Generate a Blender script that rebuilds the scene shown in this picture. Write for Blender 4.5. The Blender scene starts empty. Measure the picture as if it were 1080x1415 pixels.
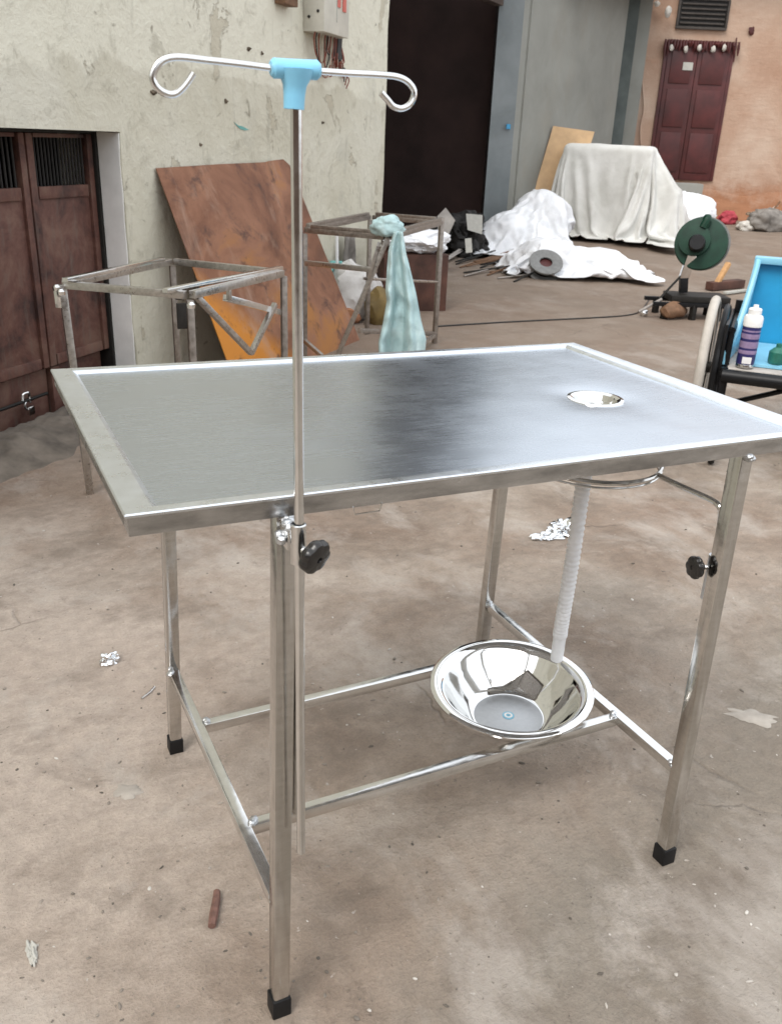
import bpy, bmesh, math, random
import numpy as np
from mathutils import Vector, Matrix, noise
random.seed(7)
S = bpy.context.scene
COL = S.collection
# ------------------------------------------------------------------ camera
FPX = 1217.33; CAM = Vector((-0.1333, -0.8893, 1.2313)); PITCH, YAW, ROLL = 0.4032, 0.4683, 0.0429
FW = Vector((math.sin(YAW)*math.cos(PITCH), math.cos(YAW)*math.cos(PITCH), -math.sin(PITCH)))
_rt = Vector((math.cos(YAW), -math.sin(YAW), 0)); _up = _rt.cross(FW)
RT = math.cos(ROLL)*_rt + math.sin(ROLL)*_up; UP = -math.sin(ROLL)*_rt + math.cos(ROLL)*_up
cd = bpy.data.cameras.new('camera'); cam = bpy.data.objects.new('camera', cd); COL.objects.link(cam)
cd.sensor_fit = 'VERTICAL'; cd.sensor_height = 36; cd.lens = 36*FPX/1415; cd.clip_start = .02; cd.clip_end = 900
M4 = Matrix((RT, UP, -FW)).transposed().to_4x4(); M4.translation = CAM; cam.matrix_world = M4
cd.dof.use_dof = True; cd.dof.focus_distance = 1.5; cd.dof.aperture_fstop = 13
S.camera = cam
S.render.resolution_x = 781; S.render.resolution_y = 1024
# ------------------------------------------------------------------ sky, sun, exposure
SUN_AZ, SUN_EL = math.radians(238), math.radians(52)     # azimuth from +Y, clockwise: behind and left of the camera
w = bpy.data.worlds.new('World'); S.world = w; w.use_nodes = True
nt = w.node_tree; bg = nt.nodes['Background']
sky = nt.nodes.new('ShaderNodeTexSky'); sky.sky_type = 'NISHITA'; sky.sun_disc = False
sky.sun_elevation = SUN_EL; sky.sun_rotation = SUN_AZ; sky.dust_density = 6; sky.air_density = 1.2; sky.ozone_density = 1
hs = nt.nodes.new('ShaderNodeHueSaturation'); hs.inputs['Saturation'].default_value = .28
nt.links.new(sky.outputs[0], hs.inputs['Color']); ov_ = nt.nodes.new('ShaderNodeMix'); ov_.data_type = 'RGBA'; ov_.inputs[0].default_value = .72; ov_.inputs[7].default_value = (9.4, 9.8, 10.3, 1)   # even overcast veil
nt.links.new(hs.outputs[0], ov_.inputs[6]); nt.links.new(ov_.outputs[2], bg.inputs[0]); bg.inputs[1].default_value = .13
sl = bpy.data.lights.new('sun', 'SUN'); sl.energy = 1.2; sl.angle = math.radians(26); sl.color = (1, .95, .88)
so = bpy.data.objects.new('sun', sl); COL.objects.link(so); so.location = (-4, -4, 8)
sd = Vector((math.sin(SUN_AZ)*math.cos(SUN_EL), math.cos(SUN_AZ)*math.cos(SUN_EL), math.sin(SUN_EL)))
so.rotation_euler = sd.to_track_quat('Z', 'Y').to_euler()
S.view_settings.view_transform = 'Standard'; S.view_settings.look = 'None'; S.view_settings.gamma = 1
S.view_settings.exposure = .62
S.view_settings.use_curve_mapping = False

# ------------------------------------------------------------------ geometry of the place
FH = Vector((math.sin(YAW), math.cos(YAW), 0)); RH = Vector((math.cos(YAW), -math.sin(YAW), 0)); Z = Vector((0, 0, 1))
P0 = Vector((.75, 3.6, 0)); WD = Vector((.71, .704, 0)).normalized(); WN = Vector((WD.y, -WD.x, 0))   # white wall line, its direction and outward normal
def ss(a, b, x):
    x = min(1, max(0, (x-a)/(b-a))); return x*x*(3-2*x)
def gz(x, y):                                              # the yard rises a little towards the orange house
    d = (x-CAM.x)*FH.x + (y-CAM.y)*FH.y
    return .27*ss(7.5, 14.2, d)
def ray(px, py): return FW + RT*((px-540)/FPX) - UP*((py-707.5)/FPX)
def G(px, py, z=None):                                     # pixel -> point on the ground, or on the level z
    d = ray(px, py); zz = 0 if z is None else z
    for _ in range(1 if z is not None else 30):
        t = (zz-CAM.z)/d.z; p = CAM + d*t
        if z is None: zz = gz(p.x, p.y)
    return p
def V(px, py, P, n):                                       # pixel -> point on the upright plane through P
    d = ray(px, py); return CAM + d*((Vector(P)-CAM).dot(n)/d.dot(n))
def W(t, s=0, z=0): return P0 + WD*t + WN*s + Z*z          # along the white wall, out of it, up
def Dp(u, d, z=0): return Vector((CAM.x, CAM.y, 0)) + RH*u + FH*d + Z*z   # right, away, up

# ------------------------------------------------------------------ materials
def mat(name, fn):
    m = bpy.data.materials.new(name); m.use_nodes = True; t = m.node_tree
    fn(t, t.nodes['Principled BSDF']); return m
def nd(t, k, **kw):
    n = t.nodes.new(k)
    for a, b in kw.items():
        if a in n.inputs: n.inputs[a].default_value = b
        else: setattr(n, a, b)
    return n
def pos(t, obj=False, sc=(1, 1, 1)):
    if obj: o = nd(t, 'ShaderNodeTexCoord').outputs['Object']
    else: o = nd(t, 'ShaderNodeNewGeometry').outputs['Position']
    mp = nd(t, 'ShaderNodeMapping'); mp.inputs['Scale'].default_value = sc; t.links.new(o, mp.inputs[0]); return mp.outputs[0]
def nz(t, co, scale, detail=6, rough=.6, dist=0):
    n = nd(t, 'ShaderNodeTexNoise', Scale=scale, Detail=detail, Roughness=rough, Distortion=dist); t.links.new(co, n.inputs['Vector']); return n.outputs[0]
def ramp(t, f, stops):
    r = nd(t, 'ShaderNodeValToRGB'); e = r.color_ramp.elements
    for i, (p, c) in enumerate(stops):
        el = e[i] if i < 2 else e.new(p)
        el.position = p; el.color = (*c, 1) if len(c) == 3 else c
    t.links.new(f, r.inputs[0]); return r.outputs[0]
def mix(t, f, a, b, mode='MIX'):
    m = nd(t, 'ShaderNodeMix', data_type='RGBA', blend_type=mode)
    for s, k in ((f, 0), (a, 6), (b, 7)):
        if hasattr(s, 'links'): t.links.new(s, m.inputs[k])
        elif k == 0: m.inputs[0].default_value = s
        else: m.inputs[k].default_value = (*s, 1)
    return m.outputs[2]
def mth(t, op, a, b):
    m = nd(t, 'ShaderNodeMath', operation=op)
    for s, k in ((a, 0), (b, 1)):
        if hasattr(s, 'links'): t.links.new(s, m.inputs[k])
        else: m.inputs[k].default_value = s
    return m.outputs[0]
def bump(t, b, h, strength, dist=.01):
    n = nd(t, 'ShaderNodeBump', Strength=strength, Distance=dist); t.links.new(h, n.inputs['Height']); t.links.new(n.outputs[0], b.inputs['Normal'])
def g3(v): return (v, v, v)
def rgb(r, g, b):                                          # 0-255 picture colour to linear
    f = lambda c: ((c/255+.055)/1.055)**2.4 if c > 10 else c/255/12.92
    return (f(r), f(g), f(b))
def simple(name, c, rough=.6, metal=0, var=.25, scale=30, bmp=.15, spec=.5):
    def fn(t, b):
        co = pos(t, True); n = nz(t, co, scale)
        lo = tuple(x*(1-var) for x in c); hi = tuple(min(1, x*(1+var)) for x in c)
        t.links.new(ramp(t, n, [(.3, lo), (.7, hi)]), b.inputs['Base Color'])
        b.inputs['Roughness'].default_value = rough; b.inputs['Metallic'].default_value = metal; b.inputs['Specular IOR Level'].default_value = spec
        if bmp: bump(t, b, n, bmp, .004)
    return mat(name, fn)
def m_steel(name, base, r0, r1, sc, streak=.04, bmp=0.0, wave=0):
    def fn(t, b):
        co = pos(t, True, sc); n = nz(t, co, 14, 5, .65)
        t.links.new(ramp(t, n, [(.3, tuple(x*(1-streak) for x in base)), (.7, base)]), b.inputs['Base Color'])
        b.inputs['Metallic'].default_value = 1
        n2 = nz(t, pos(t, True), 7, 4, .6)
        t.links.new(ramp(t, mth(t, 'ADD', mth(t, 'MULTIPLY', n, .5), mth(t, 'MULTIPLY', n2, .5)), [(.35, g3(r0)), (.65, g3(r1))]), b.inputs['Roughness'])
        if bmp: bump(t, b, n, bmp, .002)
        if wave: bump(t, b, mth(t, 'ADD', n2, mth(t, 'MULTIPLY', nz(t, pos(t, True), 26, 2, .5), .25)), 1, wave)
    return mat(name, fn)
def f_ground(t, b):
    co = pos(t)
    big = nz(t, co, .55, 5, .6, .6); mid = nz(t, co, 2.3, 8, .65, .4); fine = nz(t, co, 26, 8, .72); vf = nz(t, co, 160, 4, .7)
    c = ramp(t, mid, [(.30, (.20, .152, .117)), (.44, (.295, .238, .190)), (.56, (.360, .302, .250)), (.70, (.44, .385, .33))])
    red = ramp(t, big, [(.43, g3(0)), (.60, g3(1))])
    c = mix(t, mth(t, 'MULTIPLY', red, .55), c, (.225, .150, .108))
    gry = ramp(t, nz(t, co, .8, 6, .62, .8), [(.50, g3(0)), (.62, g3(1))])
    c = mix(t, mth(t, 'MULTIPLY', gry, .62), c, (.25, .212, .174))
    sp_ = nd(t, 'ShaderNodeSeparateXYZ'); t.links.new(co, sp_.inputs[0])                     # an area of smoother grey screed on the near right, its edge ragged
    e_ = mth(t, 'SUBTRACT', mth(t, 'ADD', mth(t, 'MULTIPLY', sp_.outputs[0], .42), mth(t, 'MULTIPLY', mid, .55)), sp_.outputs[1])
    c = mix(t, mth(t, 'MULTIPLY', ramp(t, e_, [(.38, g3(0)), (.62, g3(1))]), .75), c, (.200, .173, .140))
    e2 = mth(t, 'SUBTRACT', mth(t, 'ADD', mth(t, 'MULTIPLY', mid, .9), mth(t, 'MULTIPLY', sp_.outputs[0], -.55)), mth(t, 'MULTIPLY', mth(t, 'ABSOLUTE', mth(t, 'SUBTRACT', sp_.outputs[1], 1.0), 0), .28))
    c = mix(t, mth(t, 'MULTIPLY', ramp(t, e2, [(-.0, g3(0)), (.34, g3(1))]), .72), c, (.48, .405, .345))             # pale dust trodden in on the left
    pale = ramp(t, nz(t, co, 1.9, 9, .7, .4), [(.58, g3(0)), (.68, g3(1))])
    c = mix(t, mth(t, 'MULTIPLY', pale, .5), c, (.50, .45, .405))
    dark = ramp(t, nz(t, co, 5.5, 9, .75, .5), [(.61, g3(0)), (.70, g3(1))])
    c = mix(t, mth(t, 'MULTIPLY', dark, .5), c, (.115, .088, .068))
    c = mix(t, .55, c, ramp(t, fine, [(.25, g3(.55)), (.55, g3(1.0)), (.8, g3(1.3))]), 'MULTIPLY')
    c = mix(t, .4, c, ramp(t, vf, [(.3, g3(.7)), (.7, g3(1.25))]), 'MULTIPLY')
    sm = nz(t, pos(t, False, (1.0, 1.5, 1)), 3.0, 10, .70, .35); c = mix(t, ramp(t, sm, [(.50, g3(0)), (.64, g3(.6))]), c, (.175, .140, .112))     # dark smears
    c = mix(t, ramp(t, nz(t, pos(t, False, (1.4, .9, 1)), 2.2, 10, .68, .3), [(.52, g3(0)), (.66, g3(.55))]), c, (.47, .425, .38))
    far = mth(t, 'ADD', sp_.outputs[1], mth(t, 'MULTIPLY', mid, 2.0)); c = mix(t, mth(t, 'MULTIPLY', ramp(t, mth(t, 'MULTIPLY', far, .1), [(.28, g3(0)), (.52, g3(1))]), .6), c, (.185, .135, .100))   # trodden earth over the concrete at the back
    spk = nz(t, co, 75, 3, .6); c = mix(t, ramp(t, spk, [(.66, g3(0)), (.71, g3(.6))]), c, (.12, .098, .08)); c = mix(t, ramp(t, nz(t, co, 48, 3, .6), [(.69, g3(0)), (.73, g3(.55))]), c, (.55, .51, .47))
    # cracks
    vo = nd(t, 'ShaderNodeTexVoronoi', feature='DISTANCE_TO_EDGE', Scale=1.15)
    wob = nd(t, 'ShaderNodeVectorMath', operation='ADD')
    nn = nd(t, 'ShaderNodeTexNoise', Scale=2.2, Detail=5, Roughness=.55); t.links.new(co, nn.inputs['Vector'])
    sc_ = nd(t, 'ShaderNodeVectorMath', operation='SCALE'); sc_.inputs[3].default_value = .30; t.links.new(nn.outputs[1], sc_.inputs[0])
    t.links.new(co, wob.inputs[0]); t.links.new(sc_.outputs[0], wob.inputs[1]); t.links.new(wob.outputs[0], vo.inputs['Vector'])
    cr = ramp(t, vo.outputs[0], [(.0, g3(1)), (.007, g3(0))])
    cr = mth(t, 'MULTIPLY', cr, ramp(t, nz(t, co, 1.3, 3), [(.52, g3(0)), (.6, g3(1))]))
    c = mix(t, mth(t, 'MULTIPLY', cr, .32), c, (.12, .095, .075))
    t.links.new(c, b.inputs['Base Color'])
    t.links.new(ramp(t, fine, [(.3, g3(.62)), (.7, g3(.9))]), b.inputs['Roughness']); b.inputs['Specular IOR Level'].default_value = .3
    h = mth(t, 'ADD', mth(t, 'MULTIPLY', mid, .8), mth(t, 'ADD', mth(t, 'MULTIPLY', fine, .42), mth(t, 'ADD', mth(t, 'MULTIPLY', vf, .12), mth(t, 'MULTIPLY', spk, .14))))
    h = mth(t, 'SUBTRACT', h, mth(t, 'MULTIPLY', cr, .3))
    bump(t, b, h, .7, .03)
def f_plaster(t, b):
    co = pos(t)
    n1 = nz(t, co, 1.1, 7, .62, .4); n2 = nz(t, co, 6, 8, .7, .3); n3 = nz(t, co, 40, 5, .7)
    c = ramp(t, n1, [(.3, (.50, .465, .36)), (.5, (.60, .57, .465)), (.7, (.66, .635, .54))])
    sep = nd(t, 'ShaderNodeSeparateXYZ'); t.links.new(co, sep.inputs[0])
    hgt = mth(t, 'ADD', sep.outputs[2], mth(t, 'MULTIPLY', n1, .5))
    c = mix(t, ramp(t, mth(t, 'MULTIPLY', hgt, .5), [(.865, g3(0)), (.875, g3(.75))]), c, (.74, .715, .60))        # newer coat higher up
    c = mix(t, ramp(t, n2, [(.55, g3(0)), (.74, g3(.7))]), c, (.31, .285, .22))
    peel = ramp(t, nz(t, co, 2.6, 9, .68, .5), [(.620, g3(0)), (.635, g3(1))])
    c = mix(t, mth(t, 'MULTIPLY', peel, .6), c, (.46, .41, .31))                                                 # flaked patches
    c = mix(t, ramp(t, nz(t, co, 1.7, 5, .6), [(.56, g3(0)), (.7, g3(.5))]), c, (.44, .43, .37))
    st = nz(t, pos(t, False, (3, 3, .5)), 3.2, 8, .72, .3)                                                          # streaks running down
    c = mix(t, ramp(t, st, [(.58, g3(0)), (.72, g3(.55))]), c, (.34, .32, .26))
    vo = nz(t, co, 13, 3, .5, .6)
    c = mix(t, ramp(t, vo, [(.68, g3(0)), (.76, g3(.7))]), c, (.20, .175, .13))                                   # chips
    t.links.new(c, b.inputs['Base Color']); b.inputs['Roughness'].default_value = .9; b.inputs['Specular IOR Level'].default_value = .2
    h = mth(t, 'ADD', mth(t, 'MULTIPLY', n1, 1.0), mth(t, 'ADD', mth(t, 'MULTIPLY', n2, .45), mth(t, 'MULTIPLY', n3, .12)))
    h = mth(t, 'SUBTRACT', h, mth(t, 'MULTIPLY', peel, .16))
    bump(t, b, h, .7, .05)
def f_orange(t, b):
    co = pos(t); n1 = nz(t, co, .9, 7, .6, .3); n2 = nz(t, co, 5, 8, .7); n3 = nz(t, pos(t, False, (1, 1, 4)), 2.4, 7, .65)
    c = ramp(t, n1, [(.3, (.36, .215, .145)), (.5, (.45, .31, .23)), (.7, (.54, .42, .335))])
    sep = nd(t, 'ShaderNodeSeparateXYZ'); t.links.new(co, sep.inputs[0])
    low = ramp(t, mth(t, 'ADD', mth(t, 'MULTIPLY', sep.outputs[2], .5), mth(t, 'MULTIPLY', n2, .45)), [(.48, g3(.9)), (.66, g3(0))])
    c = mix(t, low, c, (.34, .155, .080))                                                                            # bare mud brick low down
    c = mix(t, ramp(t, n3, [(.6, g3(0)), (.75, g3(.4))]), c, (.38, .22, .14))
    t.links.new(c, b.inputs['Base Color']); b.inputs['Roughness'].default_value = .92; b.inputs['Specular IOR Level'].default_value = .2
    bump(t, b, mth(t, 'ADD', mth(t, 'MULTIPLY', n3, .35), mth(t, 'MULTIPLY', n2, .4)), .6, .06)
def f_greywall(t, b):
    co = pos(t); n1 = nz(t, co, 1.4, 7, .62, .3); n2 = nz(t, pos(t, False, (1, 1, .5)), 1.6, 7, .7)
    c = ramp(t, n1, [(.3, (.21, .212, .19)), (.7, (.29, .292, .265))])
    c = mix(t, ramp(t, n2, [(.5, g3(0)), (.7, g3(.5))]), c, (.24, .22, .18))
    t.links.new(c, b.inputs['Base Color']); b.inputs['Roughness'].default_value = .85
    bump(t, b, n1, .4, .03)
def f_column(t, b):
    co = pos(t); n1 = nz(t, co, 2.2, 7, .62, .3); n2 = nz(t, co, 9, 6, .7)
    c = ramp(t, n1, [(.3, (.14, .158, .162)), (.7, (.215, .235, .24))])
    c = mix(t, ramp(t, n2, [(.6, g3(0)), (.7, g3(.4))]), c, (.16, .15, .13))
    t.links.new(c, b.inputs['Base Color']); b.inputs['Roughness'].default_value = .8; bump(t, b, n1, .4, .02)
def f_rust(t, b):
    co = pos(t, True); n1 = nz(t, co, 1.7, 8, .65, .8); n2 = nz(t, co, 7, 8, .7, .5); n3 = nz(t, pos(t, True, (1, 1, .3)), 4, 6, .7, .4)
    c = ramp(t, n1, [(.33, (.085, .035, .020)), (.44, (.19, .080, .042)), (.54, (.27, .125, .070)), (.66, (.36, .155, .045))])
    sep = nd(t, 'ShaderNodeSeparateXYZ'); t.links.new(co, sep.inputs[0])                      # a bright orange patch low on the left part
    f = mth(t, 'ADD', mth(t, 'ADD', mth(t, 'MULTIPLY', sep.outputs[0], .9), mth(t, 'MULTIPLY', sep.outputs[2], 1.1)), mth(t, 'MULTIPLY', n1, .35))
    c = mix(t, ramp(t, f, [(.66, g3(.9)), (.86, g3(0))]), c, (.55, .21, .02))
    c = mix(t, ramp(t, n2, [(.54, g3(0)), (.66, g3(.85))]), c, (.075, .036, .026))
    c = mix(t, ramp(t, n3, [(.56, g3(0)), (.7, g3(.5))]), c, (.40, .27, .20))
    t.links.new(c, b.inputs['Base Color']); b.inputs['Roughness'].default_value = .75; b.inputs['Metallic'].default_value = .1
    bump(t, b, n2, .3, .01)
def f_door(t, b):
    co = pos(t, False); n1 = nz(t, co, 5, 8, .68, .4); n2 = nz(t, pos(t, False, (6, 6, 1)), 5, 7, .7)
    c = ramp(t, n1, [(.36, (.035, .015, .012)), (.5, (.105, .042, .030)), (.62, (.150, .078, .055))])
    c = mix(t, ramp(t, n2, [(.52, g3(0)), (.7, g3(.6))]), c, (.125, .095, .075))
    t.links.new(c, b.inputs['Base Color']); b.inputs['Roughness'].default_value = .7; bump(t, b, n1, .3, .01)
def f_cloth(c0, c1, c2, sc=3, rough=.75, trans=.0):
    def fn(t, b):
        co = pos(t, True); n1 = nz(t, co, sc, 7, .62, .4); n2 = nz(t, co, sc*6, 6, .7)
        t.links.new(ramp(t, n1, [(.3, c0), (.52, c1), (.75, c2)]), b.inputs['Base Color']); b.inputs['Roughness'].default_value = rough
        b.inputs['Specular IOR Level'].default_value = .3
        bump(t, b, n2, .25, .02)
    return fn
MT = dict(
    ground=mat('yard_concrete', f_ground), plaster=mat('old_white_plaster', f_plaster), orange=mat('orange_wash', f_orange), greywall=mat('grey_plaster', f_greywall),
    column=mat('blue_grey_paint', f_column), rust=mat('rusted_sheet', f_rust), door=mat('rusty_door', f_door),
    tray=m_steel('brushed_sheet_steel', (.56, .605, .66), .23, .31, (1.2, 22, 1), .10),
    rim=m_steel('folded_sheet_steel', (.80, .835, .87), .24, .36, (3, 3, 3), .10, 0, .00025),
    skirt=m_steel('mottled_frame_steel', (.70, .70, .70), .13, .30, (.55, 2, 2), .62, 0, .0008),  # skirt colour mottled dark and light along its length
    tube=m_steel('polished_tube_steel', (.66, .645, .62), .08, .22, (2, 2, 8), .16, 0, .0010),
    stretch=m_steel('bright_tube_steel', (.78, .78, .77), .10, .26, (3, 3, 3), .14, 0, .0010),
    satin=m_steel('satin_steel', (.55, .56, .57), .30, .42, (6, 6, 6), .15),
    chrome=m_steel('bowl_steel', (.80, .80, .79), .045, .09, (1, 1, 1), .03),
    weld=m_steel('weld_steel', (.70, .72, .74), .34, .5, (8, 8, 8), .25, .2),
    dull=m_steel('dull_tube_steel', (.60, .575, .545), .22, .42, (4, 4, 4), .35, .1),
    rawpipe=m_steel('stained_tube_steel', (.42, .375, .335), .35, .6, (4, 4, 4), .45, .1),
    rubber=simple('black_rubber', (.008, .008, .009), .5, spec=.3), knob=simple('black_bakelite', (.018, .016, .015), .25, var=.1, bmp=0),
    blue=simple('pale_blue_plastic', (.24, .58, .80), .38, var=.05, bmp=0),
    hose=simple('white_hose_plastic', (.86, .87, .89), .35, var=.06, bmp=0),
    black=simple('black_paint', (.008, .008, .009), .4, var=.3, spec=.25), darkiron=simple('dark_iron', (.022, .020, .018), .6, .3, spec=.3),
    darkwall=simple('dark_brown_wall', (.036, .019, .016), .9, var=.4, scale=2), dark=simple('dark_junk', (.016, .014, .013), .8, var=.5, scale=8),  # indoor walls are a plain dark brown
    roofm=simple('roof_iron', (.13, .10, .085), .7, .2, var=.35, scale=3), beam=simple('dark_beam_wood', (.055, .036, .026), .8, var=.4, scale=6),
    maroon=simple('maroon_paint', (.070, .012, .011), .5, var=.35, scale=5), darkgreen=simple('machine_green', (.005, .036, .020), .45, var=.3, scale=12, spec=.3),
    vent=simple('dark_vent', (.055, .046, .04), .8, var=.3), paper=simple('paper', (.46, .45, .41), .8, var=.1), cream=simple('cream_enamel', (.56, .54, .47), .45, var=.1, scale=8),
    greyenamel=simple('grey_enamel', (.42, .42, .38), .5, var=.1, scale=8),
    brown=simple('brown_wood', (.16, .085, .045), .75, var=.3), ply=simple('plywood', (.50, .33, .18), .7, var=.15, scale=6), pine=simple('pine_offcut', (.50, .28, .12), .7, var=.2),
    addedwall=simple('added_wall_brown', (.13, .085, .06), .95, var=.4, scale=2),
    kerbm=simple('rough_grey_concrete', (.125, .104, .084), .95, var=.45, scale=9, bmp=.5), chip=simple('bare_mud', (.11, .085, .06), .95, var=.4), litwhite=simple('lit_whitewash', (.80, .79, .76), .85, var=.12, scale=5), postgrey=simple('dark_grey_post', (.085, .10, .095), .8, var=.3, scale=4),
    bag=mat('white_plastic_sheet', f_cloth((.62, .63, .65), (.78, .79, .81), (.86, .86, .87), 5, .5)),
    tarp=mat('grey_tarpaulin', f_cloth((.48, .475, .44), (.62, .615, .585), (.72, .715, .69), 2.2, .65)),
    bluecloth=mat('pale_blue_cloth', f_cloth((.33, .47, .49), (.45, .61, .62), (.60, .72, .72), 9, .85)),
    teal=mat('teal_cloth', f_cloth((.10, .30, .27), (.19, .42, .39), (.32, .52, .5), 6, .8)),
    sackc=mat('woven_sack', f_cloth((.42, .40, .37), (.56, .54, .52), (.66, .65, .64), 5, .8)),
    carton=simple('brown_carton', (.075, .032, .022), .8, var=.5, scale=6), yellow=simple('yellow_ochre', (.15, .10, .03), .7, var=.4, scale=10),
    tyre=simple('grey_tyre', (.46, .425, .38), .75, var=.12, scale=20), cyan=simple('bright_blue_plastic', (.02, .27, .50), .3, var=.15, scale=5, bmp=.02),
    cyanlight=simple('light_blue_plastic', (.22, .50, .66), .35, var=.12, scale=5, bmp=.02), shelf=simple('worn_grey_board', (.40, .37, .34), .7, var=.2, scale=9),
    navy=simple('navy_print', (.028, .026, .12), .3, var=.1, bmp=0), white=simple('white_plastic', (.78, .78, .78), .35, var=.04, bmp=0),
    mauve=simple('mauve_print', (.27, .20, .34), .35, var=.2, scale=60, bmp=0), redp=simple('red_print', (.55, .12, .09), .5, var=.1), wirered=simple('red_wire', (.20, .045, .025), .5),
    wireblack=simple('black_wire', (.02, .018, .017), .5), wirewhite=simple('pale_wire', (.5, .45, .36), .5), spoolp=simple('spool_grey', (.16, .16, .155), .5, var=.2),
    green=simple('green_plastic', (.02, .14, .10), .4), foil=m_steel('crumpled_foil', (.86, .88, .90), .10, .25, (4, 4, 4), .05),
    stone=simple('stone_grey', (.30, .28, .26), .9, var=.4, scale=40), mortar=simple('pale_mortar', (.36, .325, .285), .9, var=.2, scale=20), redstick=simple('red_brown_stick', (.16, .085, .066), .8, var=.45, scale=60, bmp=.4),
    redcloth=mat('red_cloth', f_cloth((.25, .03, .04), (.42, .06, .08), (.5, .1, .1), 8)), beigecloth=mat('beige_cloth', f_cloth((.34, .25, .18), (.46, .35, .26), (.55, .45, .36), 5)),
    greycloth=mat('grey_cloth', f_cloth((.10, .09, .08), (.22, .20, .18), (.36, .34, .31), 5)), creamcloth=mat('cream_cloth', f_cloth((.4, .37, .33), (.55, .52, .47), (.62, .6, .56), 5)),
)

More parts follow.
